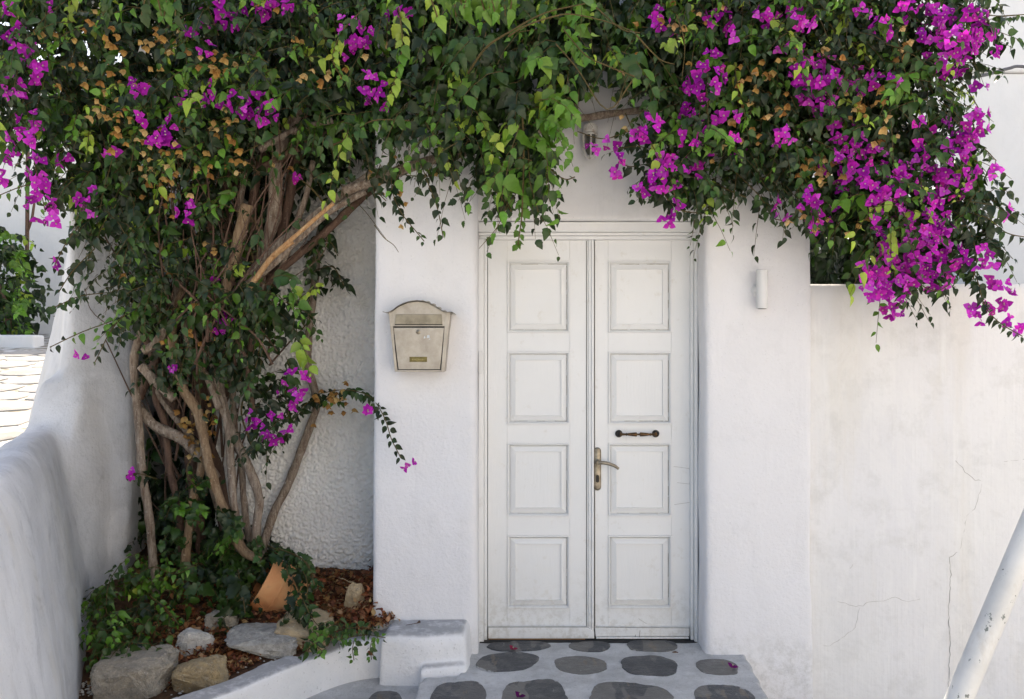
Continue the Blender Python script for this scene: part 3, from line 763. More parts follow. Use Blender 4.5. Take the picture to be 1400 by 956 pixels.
# ------------------------------------------------------------------ cylinder lamp on the right pier
cl = empty('wall_lamp', W(1042, 396, 4.2)); tag(cl, 'slim white cylinder wall lamp on the right pier', 'wall lamp', None)
c0 = W(1042, 396, 4.155); zt_, zb_ = W(0, 369, 4.155).z, W(0, 422, 4.155).z; r_ = .0275
MB().lathe([(r_, zb_ + .017), (r_, zt_ - .017)], 28, Matrix.Translation((c0.x, c0.y, 0))).build('lamp_tube', M['lamp'], cl, 40)
MB().lathe([(r_ - .002, zt_ - .0168), (r_ - .0025, zt_ - .0135), (r_ + .001, zt_ - .013), (r_ + .001, zt_ - .002), (r_ - .002, zt_), (r_ - .004, zt_)], 28, Matrix.Translation((c0.x, c0.y, 0))).build('end_cap', M['lamp'], cl, 40)
MB().lathe([(r_ - .004, zb_), (r_, zb_ + .001), (r_ + .001, zb_ + .013), (r_ - .0025, zb_ + .0135), (r_ - .002, zb_ + .0168)], 28, Matrix.Translation((c0.x, c0.y, 0))).build('end_cap', M['lamp'], cl, 40)
MB().lathe([(r_ - .007, zb_ - .002), (r_ - .007, zb_ - .0006)], 20, Matrix.Translation((c0.x, c0.y, 0))).build('lamp_glass', M['blackiron'], cl, 40)
MB().lathe([(.030, 0), (.030, .012), (.022, .018), (.018, .05)], 20, Matrix.Translation((c0.x - .008, 4.222, c0.z)) @ Matrix.Rotation(R(90), 4, 'X')).build('wall_mount', M['lamp'], cl, 40)

# caged bulkhead lamp over the door
bl = empty('caged_lamp', W(807, 195, 4.33)); tag(bl, 'old caged bulkhead lamp on the wall above the door', 'wall lamp')
zt_ = W(0, 183, 4.26).z; c0 = W(807, 183, 4.265)
MB().lathe([(.0, .046), (.030, .045), (.036, .036), (.038, .004), (.033, 0), (.0, 0)], 24, Matrix.Translation((c0.x, c0.y, c0.z))).build('lamp_cap', M['cage'], bl, 40)
MB().box(c0.x - .03, c0.x + .03, c0.y + .01, 4.338, c0.z - .02, c0.z + .035).build('mount', M['cage'], bl, None, .006)
MB().lathe([(.026, -.001), (.027, -.05), (.024, -.085), (.014, -.105), (0, -.109)], 20, Matrix.Translation((c0.x, c0.y, c0.z))).build('glass_dome', M['glass'], bl, 40)
cg = MB()
for ang in (0, 90):
    pr = cr([(-.034, .0), (-.034, -.05), (-.031, -.085), (-.018, -.115), (0, -.124), (.018, -.115), (.031, -.085), (.034, -.05), (.034, 0)], 4)
    ca, sa = math.cos(R(ang)), math.sin(R(ang))
    cg.tube([(c0.x + p[0] * ca, c0.y + p[0] * sa, c0.z + p[1]) for p in pr], .0042, 8)
cg.tube([(c0.x + .035 * math.cos(t), c0.y + .035 * math.sin(t), c0.z - .065) for t in [2 * math.pi * k / 24 for k in range(25)]], .0042, 8)
cg.tube([(c0.x + .036 * math.cos(t), c0.y + .036 * math.sin(t), c0.z - .006) for t in [2 * math.pi * k / 24 for k in range(25)]], .004, 8)
cg.build('cage', M['cage'], bl, 60)

# ------------------------------------------------------------------ leaves and flowers
def leaf_template(kind):
    """returns verts (x across, y along, z out of the blade) and triangles"""
    if kind == 'ovate':
        ys = [0, .10, .32, .58, .80, 1.0]; ws = [0, .25, .37, .31, .15, 0]
    elif kind == 'toothed':
        ys = [0, .12, .30, .38, .56, .64, .82, 1.0]; ws = [0, .24, .40, .33, .36, .25, .15, 0]
    else:  # lobed ivy / vine leaf
        ys = [0, -.06, .22, .30, .52, .60, .78, 1.0]; ws = [0, .34, .56, .40, .50, .28, .22, 0]
    v = [(0, 0, 0)]; f = []
    n = len(ys)
    V = []
    for i in range(n):
        y, wd = ys[i], ws[i]
        curl = -.40 * max(0, y) ** 2
        my = max(y, 0) if i < n - 1 else y
        V.append(((0, my, curl), (-wd, y, curl + .34 * wd + .035 * (i % 2)), (wd, y, curl + .34 * wd - .035 * (i % 2))))
    verts = []; idx = []
    for i in range(n):
        if ws[i] == 0: verts.append(V[i][0]); idx.append((len(verts) - 1,) * 3)
        else: verts += list(V[i]); idx.append((len(verts) - 3, len(verts) - 2, len(verts) - 1))
    for i in range(n - 1):
        a, b = idx[i], idx[i + 1]
        for q in ((a[0], b[0], b[1], a[1]), (a[0], a[2], b[2], b[0])):
            q2 = []
            for k in q:
                if k not in q2: q2.append(k)
            if len(q2) == 4: f += [(q2[0], q2[1], q2[2]), (q2[0], q2[2], q2[3])]
            elif len(q2) == 3: f.append(tuple(q2))
    return np.array(verts, 'f'), np.array(f, 'i'), None

def flower_template(open_deg, dry=False, seed=0):
    rr = random.Random(seed); verts = []; f = []; col = []
    for k in range(3):
        az = 2 * math.pi * (k + rr.uniform(-.12, .12)) / 3; op = R(open_deg + rr.uniform(-12, 12))
        rad = Vector((math.cos(az), math.sin(az), 0)); tan = Vector((-math.sin(az), math.cos(az), 0))
        axv = rad * math.sin(op) + Vector((0, 0, 1)) * math.cos(op); nr_ = tan.cross(axv).normalized()
        b = len(verts); ys = [0, .18, .5, .78, 1.08]; ws = [.04, .30, .46, .30, 0]
        for i, (y, wd) in enumerate(zip(ys, ws)):
            bend = .18 * y * y
            for sx in ((-1, 0, 1) if wd else (0,)):
                wob = rr.uniform(-.03, .03)
                p = axv * y + tan * (sx * wd) + nr_ * (bend + wob - .16 * abs(sx) * wd)
                verts.append(tuple(p)); col.append(1 - .22 * (1 - y) if sx else .86)
        for i in range(3):
            a0 = b + 3 * i
            for s in (0, 1): f += [(a0 + s, a0 + s + 1, a0 + 3 + s), (a0 + s + 1, a0 + 4 + s, a0 + 3 + s)]
        a0 = b + 9; f += [(a0, a0 + 1, a0 + 3), (a0 + 1, a0 + 2, a0 + 3)]
    nb = len(verts)
    if not dry:
        for k in range(6):
            t = 2 * math.pi * k / 6; verts.append((.13 * math.cos(t) + .03, .13 * math.sin(t), .55)); col.append(-1)
        verts.append((.05, 0, .15)); col.append(.6); verts.append((.05, 0, .55)); col.append(-1)
        for k in range(6): f += [(nb + k, nb + (k + 1) % 6, nb + 7), (nb + (k + 1) % 6, nb + k, nb + 6)]
    return np.array(verts, 'f'), np.array(f, 'i'), np.array(col, 'f')

TPL = {'ovate': leaf_template('ovate'), 'toothed': leaf_template('toothed'), 'lobed': leaf_template('lobed'),
       'flower': flower_template(58, False, 1), 'dry': flower_template(28, True, 2)}

class Bits:
    """a list of leaf-like pieces: position, frame, size, colour"""
    def __init__(s, tpl): s.tpl = tpl; s.P = []; s.A = []; s.N = []; s.S = []; s.C = []
    def put(s, p, a, n, size, c): s.P.append(np.atleast_2d(p)); s.A.append(np.atleast_2d(a)); s.N.append(np.atleast_2d(n)); s.S.append(np.atleast_1d(size)); s.C.append(np.atleast_2d(c))
    def fin(s):
        if not s.P: return 0
        s.P = np.concatenate(s.P); A = np.concatenate(s.A); N = np.concatenate(s.N); s.S = np.concatenate(s.S); s.C = np.concatenate(s.C)
        if s.tpl in ('ovate', 'toothed'):     # the wall lamp over the door hangs free of the leaves
            lx = np.abs(s.P[:, 0] - .395) < .105; lz = (s.P[:, 2] > 2.40) & (s.P[:, 2] < 2.72); keep = ~(lx & lz)
            s.P, A, N, s.S, s.C = s.P[keep], A[keep], N[keep], s.S[keep], s.C[keep]
        A = A / np.linalg.norm(A, axis=1, keepdims=True)
        N = N - A * (A * N).sum(1, keepdims=True); N = N / np.maximum(1e-6, np.linalg.norm(N, axis=1, keepdims=True))
        s.A, s.N = A, N; s.B = np.cross(A, N)
        n_ = len(s.S); s.WD = rng.uniform(.62, 1.12, n_); s.KV = rng.normal(-.10, .30, n_); s.TW = rng.normal(0, .35, n_)
        return len(s.S)
    def frames(s):
        # leaves: x=B, y=A, z=N ; flowers: z=A
        if s.tpl in ('flower', 'dry'): return np.stack([s.N, np.cross(s.A, s.N), s.A], 2)
        return np.stack([s.B * s.WD[:, None], s.A, s.N], 2)
    def mesh(s, name, sel):
        v, f, col = TPL[s.tpl]; F_ = s.frames()[sel] * s.S[sel][:, None, None]
        n = len(sel); V_ = np.repeat(v[None], n, 0)
        if s.tpl not in ('flower', 'dry'):   # every leaf curls and twists in its own way
            V_[:, :, 2] += s.KV[sel][:, None] * v[None, :, 1] ** 2 + s.TW[sel][:, None] * v[None, :, 0] * v[None, :, 1]
            V_[:, :, 0] += .25 * s.TW[sel][:, None] * v[None, :, 1] ** 2
        co = np.einsum('nij,nvj->nvi', F_, V_) + s.P[sel][:, None, :]
        return make_tinted(name, co.reshape(-1, 3), (f[None] + (np.arange(n) * len(v))[:, None, None]).reshape(-1, 3), s.tint(s.C[sel], len(v), col))
    def tint(s, C, nv, col):
        c = np.repeat(C[:, None, :], nv, 1)
        if col is not None:
            k = np.abs(col)[None, :, None]; c = c * k
            c[:, col < 0] = (.62, .55, .38)
        return np.concatenate([c, np.ones((*c.shape[:2], 1))], 2).reshape(-1, 4)

def make_tinted(name, co, tri, tint):
    me = bpy.data.meshes.new(name)
    me.vertices.add(len(co)); me.vertices.foreach_set('co', np.ascontiguousarray(co, 'f').ravel())
    me.loops.add(len(tri) * 3); me.loops.foreach_set('vertex_index', np.ascontiguousarray(tri, 'i').ravel())
    me.polygons.add(len(tri)); me.polygons.foreach_set('loop_start', np.arange(0, len(tri) * 3, 3, dtype='i'))
    me.update(calc_edges=True)
    a = me.color_attributes.new('tint', 'FLOAT_COLOR', 'POINT'); a.data.foreach_set('color', np.ascontiguousarray(tint, 'f').ravel())
    me.polygons.foreach_set('use_smooth', np.ones(len(tri), 'bool'))
    return me

def plant_out(bits, parent, single, many, mat, limit=300, bins=16):
    """the pieces that show largest become single parts, the rest one 'stuff' part"""
    n = bits.fin()
    if n == 0: return
    P = bits.P
    px = 700 + P[:, 0] / P[:, 1] * F; py = 478 - (P[:, 2] - EYE) / P[:, 1] * F
    inside = (px > 2) & (px < 1398) & (py > 2) & (py < 954)
    score = bits.S / P[:, 1] + (P[:, 1] < 4.0) * .002
    score[~inside] = -1
    order = np.argsort(-score)
    k = min(limit, int(inside.sum())) if limit else 0
    top, rest = order[:k], order[k:]
    if len(rest):
        if len(rest) < 4 and limit: pass
        o = bpy.data.objects.new(many, bits.mesh(many, rest)); o.data.materials.append(mat)
        COL.objects.link(o); o.parent = parent; o.location = -wloc(parent); o['kind'] = 'stuff'
    v, f, col = TPL[bits.tpl]; cache = {}; FR = bits.frames(); base = wloc(parent)
    # colour bins
    lum = bits.C[top].sum(1) if k else []
    if k:
        q = np.argsort(np.argsort(lum)) * bins // k
        for b_ in range(bins):
            ids = top[q == b_]
            if not len(ids): continue
            c = np.median(bits.C[ids], 0)
            vv = v.copy()
            if bits.tpl not in ('flower', 'dry'):
                kv, tw = rng.normal(-.1, .3), rng.normal(0, .35)
                vv[:, 2] += kv * v[:, 1] ** 2 + tw * v[:, 0] * v[:, 1]; vv[:, 0] += .25 * tw * v[:, 1] ** 2
            me = make_tinted(single, vv, f, bits.tint(c[None], len(v), col)); me.materials.append(mat)
            for i in ids:
                o = bpy.data.objects.new(single, me)
                s = float(bits.S[i]); m3 = FR[i] * s
                mw = Matrix([[*m3[0], P[i][0] - base.x], [*m3[1], P[i][1] - base.y], [*m3[2], P[i][2] - base.z], [0, 0, 0, 1]])
                o.parent = parent; o.matrix_basis = mw
                COL.objects.link(o)

def nv(v): v = np.asarray(v, float); return v / max(1e-9, np.linalg.norm(v))
def jitter(c, a): return np.clip(np.asarray(c) * (1 + rng.uniform(-a, a)) * (1 + rng.uniform(-a * .5, a * .5, 3)), .004, .9)

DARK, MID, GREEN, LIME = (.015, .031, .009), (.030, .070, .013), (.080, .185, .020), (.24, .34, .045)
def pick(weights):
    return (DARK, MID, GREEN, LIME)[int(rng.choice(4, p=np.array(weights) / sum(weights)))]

def spray(bits, stems, root, dirv, length, nl, size, col, droop=.5, stem_r=.0022, facing=(0, -.7, .55)):
    dirv = nv(dirv); t = (np.arange(nl) + .6) / nl
    pts = root + dirv * length * t[:, None] + np.array((0, 0, -1.)) * (droop * length * t ** 2)[:, None]
    tang = dirv + np.array((0, 0, -1.)) * (2 * droop * t)[:, None]; tang /= np.linalg.norm(tang, axis=1, keepdims=True)
    side = np.cross(tang, np.array(nv(facing))); side /= np.maximum(1e-6, np.linalg.norm(side, axis=1, keepdims=True))
    sg = np.where(np.arange(nl) % 2, 1., -1.)[:, None]
    ax = .55 * tang + .75 * side * sg + np.array((0, 0, -.55)) + rng.normal(0, .28, (nl, 3))
    nm = np.array(nv(facing)) + rng.normal(0, .55, (nl, 3))
    sz = size * (1.05 - .45 * t ** 2) * rng.uniform(.5, 1.28, nl)
    c = np.array([jitter(np.asarray(col) * (1 + .5 * tt * tt), .18) for tt in t])
    bits.put(pts + ax / np.linalg.norm(ax, axis=1, keepdims=True) * .006, ax, nm, sz, c)
    if stems is not None:
        q = [root, pts[nl // 3], pts[2 * nl // 3], pts[-1]]
        stems.tube(q, [stem_r, stem_r * .8, stem_r * .6, stem_r * .4], 4, False)

def inpoly(px, py, poly):
    r = False; j = len(poly) - 1
    for i in range(len(poly)):
        xi, yi = poly[i]; xj, yj = poly[j]
        if (yi > py) != (yj > py) and px < (xj - xi) * (py - yi) / (yj - yi) + xi: r = not r
        j = i
    return r
def area(poly): return abs(sum(poly[i - 1][0] * p[1] - p[0] * poly[i - 1][1] for i, p in enumerate(poly))) / 2

def fill(bits, stems, poly, d0, d1, lai, size, wts, clump=70, clump_amp=.35, gap=-.45, length=(.12, .26), droop=.6, seed=0, facing=(0, -.7, .55), inner=True, leafpx=None):
    """fill the volume seen through a photo polygon, between distances d0 and d1, with leafy twigs"""
    xs = [p[0] for p in poly]; ys = [p[1] for p in poly]
    leaf_area = (size * F / ((d0 + d1) / 2)) ** 2 * .40
    target = area(poly) * lai / leaf_area; done = 0; tries = 0
    while done < target and tries < 40000:
        tries += 1
        px, py = rng.uniform(min(xs), max(xs)), rng.uniform(min(ys), max(ys))
        if not inpoly(px, py, poly): continue
        nz_ = noise.noise(Vector((px / clump, py / clump, seed * 3.7)))
        n2 = noise.noise(Vector((px / clump * 2.3, py / clump * 2.3, seed * 5.1 + 8)))
        u = rng.random()
        deep = u > .60 and inner
        if not deep and nz_ + .5 * n2 < gap: continue
        front = d0 + clump_amp * (.5 - .5 * nz_) - .10 * n2
        d = front + (d1 - front) * (rng.random() ** 1.4) if not deep else d1 - rng.random() * .25
        root = np.array(W(px, py, d))
        dirv = np.array((rng.normal(0, .8), -.55 + rng.normal(0, .35), rng.normal(-.15, .5)))
        ln = rng.uniform(*length); nl = int(rng.integers(6, 13))
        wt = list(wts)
        if deep: wt = [wts[0] + .6, wts[1] * .5, 0, 0]  # inner leaves coloured darker, canopy shade put into their tint
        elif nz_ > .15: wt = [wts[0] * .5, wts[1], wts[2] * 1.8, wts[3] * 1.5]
        spray(bits, stems, root, dirv, ln, nl, size * rng.uniform(.8, 1.25), pick(wt), droop * rng.uniform(.4, 1.4), facing=facing)
        done += nl

def strand(bits, stems, pts, nl, size, wts, stem_r=.0025, hang=.7, facing=(0, -.75, .45), spread=1.0):
    """a leafy shoot along a polyline of (px, py, d)"""
    c = cr([tuple(W(*p)) for p in pts], 8)
    c = np.array(c); seg = np.linalg.norm(np.diff(c, axis=0), axis=1); s = np.concatenate([[0], np.cumsum(seg)])
    col = pick(wts)
    for k in range(nl):
        u = (k + rng.random() * .8) / nl * s[-1]
        p = np.array([np.interp(u, s, c[:, i]) for i in range(3)]); i = min(len(c) - 2, int(np.searchsorted(s, u)))
        t = nv(c[i + 1] - c[i]); sd_ = nv(np.cross(t, nv(facing))) * (1 if k % 2 else -1)
        ax = .35 * t + .75 * spread * sd_ + np.array((0, 0, -hang)) + rng.normal(0, .25, 3)
        if rng.random() < .12: col = pick(wts)
        bits.put(p + nv(ax) * .008, ax, np.array(nv(facing)) + rng.normal(0, .4, 3), size * rng.uniform(.65, 1.2) * (1.05 - .4 * u / s[-1]), jitter(col, .2))
    stems.tube(c[::2].tolist() + [c[-1].tolist()], stem_r, 5, False)

def twig(stems, pts, r_): 
    c = cr([tuple(W(*p)) for p in pts], 6); stems.tube(c, [r_ * (1 - .6 * i / len(c)) for i in range(len(c))], 5, True)

MAG = [(.70, .028, .62), (.78, .05, .70), (.56, .016, .54), (.84, .10, .76), (.70, .035, .50), (.42, .012, .40)]
TAN = [(.66, .42, .16), (.56, .31, .10), (.70, .50, .24), (.46, .24, .08)]
def blossoms(bits, lst, d, size=.040, dv=.15):
    for px, py, s in lst:
        n = {1: 3, 2: 8, 3: 19, 4: 36}[s]; rad = {1: 9, 2: 18, 3: 27, 4: 38}[s]
        dd = d(px, py) if callable(d) else d
        dd += rng.uniform(-dv, dv) * .5
        for k in range(n):
            a = rng.uniform(0, 2 * math.pi); q = rad * math.sqrt(rng.random())
            x, y = px + q * math.cos(a), py + q * math.sin(a) * .95
            z = dd - .10 * (1 - (q / rad) ** 2) * (s / 4) + rng.uniform(-.03, .03)
            ax = np.array((math.cos(a) * q / rad * .8, -.75, -math.sin(a) * q / rad * .7 - .15)) + rng.normal(0, .33, 3)
            bits.put(np.array(W(x, y, z)), ax, rng.normal(0, 1, 3), size * .76 * rng.uniform(.7, 1.2), jitter(MAG[int(rng.integers(6))], .2))
def dries(bits, lst, d, size=.027):
    for px, py, n in lst:
        dd = d(px, py) if callable(d) else d
        for k in range(n):
            x, y = px + rng.normal(0, 14), py + rng.normal(0, 13)
            ax = np.array((rng.normal(0, .3), -.35 + rng.normal(0, .3), -.8))
            bits.put(np.array(W(x, y, dd + rng.uniform(-.06, .06))), ax, rng.normal(0, 1, 3), size * rng.uniform(.75, 1.2), jitter(TAN[int(rng.integers(4))], .2))

def trunk(parent, name, pts, rpx, mat, d=4.5, taper=.8, n=12, jit=.22):
    P = [(*W(p[0], p[1], p[2] if len(p) > 2 else d),) for p in pts]
    c = cr(P, 7); k = len(c); r0 = rpx * d / F
    return MB().tube(c, [r0 * (1 + (taper - 1) * i / k) * (1 + .13 * noise.noise(Vector(c[i]) * 9) + .16 * max(0, noise.noise(Vector(c[i]) * 23))) for i in range(k)], n, True, jit).build(name, M[mat], parent, 180)

# ---- bougainvillea on the left (the one with the trunks)
bL = empty('bougainvillea', W(340, 760, 4.6)); tag(bL, 'old bougainvillea with bare twisted trunks climbing from the planter', 'climbing plant')
T = lambda pts, r_, mat='bark', d=4.45, tp=.8, nm='trunk', jit=.22: trunk(bL, nm, pts, r_, mat, d, tp, 12, jit)
T([(212, 815), (208, 750), (203, 700), (194, 640), (189, 570), (183, 500), (190, 462), (212, 430), (235, 400)], 6, 'bark', 4.40, .85)
T([(193, 500), (213, 522), (238, 547)], 6, 'bark', 4.34, .9, 'branch')
T([(190, 560), (212, 583), (245, 598), (270, 622), (296, 655)], 6.5, 'bark', 4.45, 1.1, 'branch')
T([(357, 765), (332, 752), (312, 712), (296, 670), (284, 630), (277, 592), (268, 560), (250, 530), (238, 485), (237, 440), (252, 395)], 7, 'bark3', 4.36, .8)
T([(352, 768), (350, 725), (354, 680), (338, 635), (322, 600), (306, 555), (298, 500), (292, 460), (300, 420)], 6.5, 'bark', 4.42, .75)
T([(338, 775, 4.5), (322, 702), (316, 640), (312, 590), (300, 540), (290, 492), (284, 440)], 5.5, 'bark', 4.40, .8)
T([(352, 775, 4.55), (372, 708, 4.62), (395, 660, 4.66), (412, 615, 4.67), (428, 572, 4.67), (433, 547, 4.66), (424, 512, 4.67), (420, 490, 4.67), (425, 430, 4.67), (432, 370, 4.66), (437, 320, 4.62), (452, 280, 4.5)], 6, 'bark', 4.6, .8)
T([(280, 800), (270, 700), (262, 640), (258, 600), (240, 560), (214, 500), (205, 470), (190, 440)], 8, 'bark2', 4.62, .8)
T([(318, 790), (300, 660), (285, 610), (268, 575), (275, 530), (262, 470), (275, 420), (300, 370)], 9, 'bark2', 4.6, .8)
T([(196, 480), (212, 470), (228, 445), (243, 405), (262, 370)], 6, 'bark', 4.38, .8, 'branch')
T([(190, 545), (205, 510), (228, 470), (248, 440), (300, 430), (345, 400)], 6, 'bark2', 4.55, .9, 'branch')
T([(285, 560), (320, 520), (345, 470), (352, 420), (360, 380)], 7, 'bark2', 4.62, .8)
T([(290, 470), (300, 430), (318, 400), (335, 375)], 9, 'bark', 4.5, 1.0)
# upper stems
T([(330, 395), (372, 362), (410, 325), (450, 290), (500, 262)], 5, 'bark', 4.2, .8, 'branch', .3)
T([(345, 765), (335, 700), (330, 640), (320, 570), (318, 500), (325, 440)], 4.5, 'bark', 4.5, .8)
T([(325, 775), (300, 700), (285, 650), (262, 600), (230, 560), (205, 520)], 5, 'bark', 4.5, .7)
T([(250, 780), (245, 700), (232, 640), (225, 580), (212, 540), (215, 480), (230, 430)], 5, 'bark2', 4.5, .8)
T([(300, 560), (285, 520), (262, 480), (250, 430), (240, 390)], 5, 'bark', 4.38, .8, 'branch')
T([(345, 560), (338, 510), (345, 460), (352, 410), (350, 350)], 4, 'bark2', 4.3, .8, 'branch')
T([(300, 400), (292, 340), (282, 290), (268, 240)], 5, 'bark2', 4.35, .8, 'branch')
T([(385, 370), (400, 320), (418, 270), (428, 220)], 4.5, 'bark', 4.36, .8, 'branch')
T([(330, 380), (334, 330), (328, 280), (338, 225)], 5, 'bark', 4.4, .8, 'branch')
T([(296, 430), (310, 390), (322, 345), (330, 310), (338, 280)], 8, 'bark3', 4.22, 1.0, 'branch', .08)
T([(352, 395), (362, 340), (375, 290), (376, 235), (388, 190), (410, 150)], 9, 'bark', 4.32, .85, 'branch')
T([(340, 400), (346, 350), (344, 300), (352, 240), (368, 190)], 7, 'bark2', 4.45, .85, 'branch')
T([(368, 380), (382, 330), (394, 280), (405, 220), (430, 160)], 7, 'bark2', 4.42, .85, 'branch')
T([(300, 380), (310, 320), (306, 270), (312, 220)], 6, 'bark2', 4.5, .85, 'branch')
T([(330, 400), (318, 350), (328, 300), (322, 250)], 6, 'bark2', 4.55, .85, 'branch')
T([(355, 205), (390, 185), (425, 172), (455, 165)], 5, 'bark', 4.2, .8, 'branch')
T([(350, 235), (385, 215), (430, 190), (470, 175)], 6, 'bark2', 4.3, .8, 'branch')
T([(322, 405), (345, 372), (375, 342), (420, 305), (465, 268), (520, 232), (570, 212), (615, 198)], 7.5, 'bark', 4.26, .7, 'branch', .3)
T([(350, 400), (392, 362), (440, 322), (490, 275), (520, 250)], 5.5, 'bark2', 4.36, .8, 'branch', .35)
T([(470, 262), (520, 245), (570, 225), (620, 212), (700, 190), (780, 165), (880, 150)], 8, 'bark', 4.22, .6, 'branch')
T([(372, 350), (400, 326), (430, 300), (456, 278)], 3, 'rawbark', 4.12, .9, 'split_branch', .15)
T([(338, 400), (352, 378), (372, 352), (400, 330)], 4, 'rawbark', 4.13, .9, 'split_branch', .15)
T([(250, 395), (230, 330), (200, 260), (150, 200), (90, 150)], 8, 'bark2', 4.4, .6, 'branch')
T([(335, 380), (300, 300), (260, 220), (240, 120), (260, 20)], 8, 'bark2', 4.45, .6, 'branch')
T([(376, 235), (420, 150), (470, 80), (520, 20)], 7, 'bark2', 4.4, .6, 'branch')
T([(250, 800), (262, 690), (272, 655), (280, 600), (272, 560)], 6, 'bark3', 4.42, .8, 'branch')

lv_, fl_, dr_, st_ = Bits('ovate'), Bits('flower'), Bits('dry'), MB()
br_ = MB()
for k in range(85):       # thin bare shoots tangled among the trunks
    x0, y0 = rng.uniform(225, 380), rng.uniform(330, 520); x1, y1 = x0 + rng.normal(10, 70), y0 - rng.uniform(80, 260)
    dd = rng.uniform(4.15, 4.6); r0 = rng.uniform(.0025, .0085)
    pp = [(x0, y0, dd), (x0 * .7 + x1 * .3 + rng.normal(0, 12), y0 * .7 + y1 * .3, dd - .03), (x0 * .3 + x1 * .7 + rng.normal(0, 14), y0 * .3 + y1 * .7, dd - .05), (x1, y1, dd - .1)]
    c = cr([tuple(W(*p)) for p in pp], 5); br_.tube(c, [r0 * (1 - .6 * i / len(c)) for i in range(len(c))], 6, True, .2)
for k in range(30):
    x0, y0 = rng.uniform(225, 330), rng.uniform(560, 720); x1, y1 = x0 + rng.normal(-5, 45), y0 - rng.uniform(80, 220)
    dd = rng.uniform(4.45, 4.8); r0 = rng.uniform(.004, .010)
    pp = [(x0, y0, dd), (x0 * .6 + x1 * .4 + rng.normal(0, 12), y0 * .6 + y1 * .4, dd), (x1, y1, dd)]
    c = cr([tuple(W(*p)) for p in pp], 5); br_.tube(c, [r0 * (1 - .5 * i / len(c)) for i in range(len(c))], 6, True, .2)
o = br_.build('bare_shoots', M['bark2'], bL, 180); o['kind'] = 'stuff'
P1 = [(-70, -70), (545, -70), (560, 120), (575, 175), (520, 195), (470, 215), (430, 190), (385, 165), (340, 180), (318, 240), (285, 285), (270, 315), (160, 315), (100, 285), (75, 230), (40, 180), (-70, 200)]
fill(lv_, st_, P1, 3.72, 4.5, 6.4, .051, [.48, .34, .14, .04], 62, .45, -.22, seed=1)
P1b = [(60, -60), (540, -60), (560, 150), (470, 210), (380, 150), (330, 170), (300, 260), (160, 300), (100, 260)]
fill(lv_, None, P1b, 4.45, 4.75, 3.6, .075, [1, .1, 0, 0], 300, .1, -9, seed=2, inner=False)  # dark backing leaves, depth shade put into their colour
P2 = [(135, 300), (180, 290), (280, 300), (310, 350), (330, 385), (405, 395), (415, 440), (340, 450), (300, 430), (270, 440), (225, 425), (180, 440), (165, 425), (140, 405), (122, 380), (135, 350)]
fill(lv_, st_, P2, 3.95, 4.4, 4.2, .053, [.42, .38, .16, .04], 45, .35, -.2, seed=3)
P2b = [(300, 440), (330, 425), (400, 420), (418, 470), (405, 520), (350, 535), (320, 510), (260, 500), (235, 515), (215, 490), (250, 450)]
fill(lv_, st_, P2b, 4.1, 4.5, 2.8, .053, [.5, .36, .12, .02], 40, .25, -.35, seed=4)
P2c = [(330, 520), (400, 515), (418, 550), (400, 600), (365, 615), (330, 590)]
fill(lv_, st_, P2c, 4.2, 4.55, 2.0, .05, [.5, .36, .12, .02], 40, .2, -.3, seed=5)
fill(lv_, st_, [(230, 330), (330, 300), (420, 330), (420, 400), (330, 430), (230, 420)], 4.05, 4.4, .8, .05, [.5, .38, .1, .02], 40, .2, -.2, seed=51, inner=False)
fill(lv_, st_, [(280, 215), (420, 190), (500, 215), (440, 270), (330, 300), (280, 290)], 4.0, 4.35, .55, .048, [.45, .4, .13, .02], 40, .2, -.1, seed=52, inner=False)
fill(lv_, st_, [(320, 350), (395, 335), (450, 300), (410, 390), (330, 410)], 4.0, 4.14, .45, .05, [.5, .38, .1, .02], 40, .1, -.3, seed=53, inner=False)
PD = [(180, 400), (330, 380), (345, 520), (330, 700), (180, 720)]    # dark leaves put in as the shade behind the trunks
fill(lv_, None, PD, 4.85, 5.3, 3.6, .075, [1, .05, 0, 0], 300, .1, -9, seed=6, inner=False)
fill(lv_, None, [(300, 180), (520, 190), (440, 290), (380, 330), (300, 400)], 4.5, 4.68, 3.0, .07, [1, .1, 0, 0], 300, .05, -9, seed=7, inner=False)  # dark leaf layer painted as shade between the upper stems
fill(lv_, st_, [(420, 320), (470, 310), (462, 345), (430, 350)], 4.35, 4.5, 1.2, .05, [.6, .4, 0, 0], seed=8, inner=False)
fill(lv_, st_, [(430, 365), (472, 370), (475, 400), (440, 398)], 4.4, 4.55, 1.0, .05, [.6, .4, 0, 0], seed=9, inner=False)
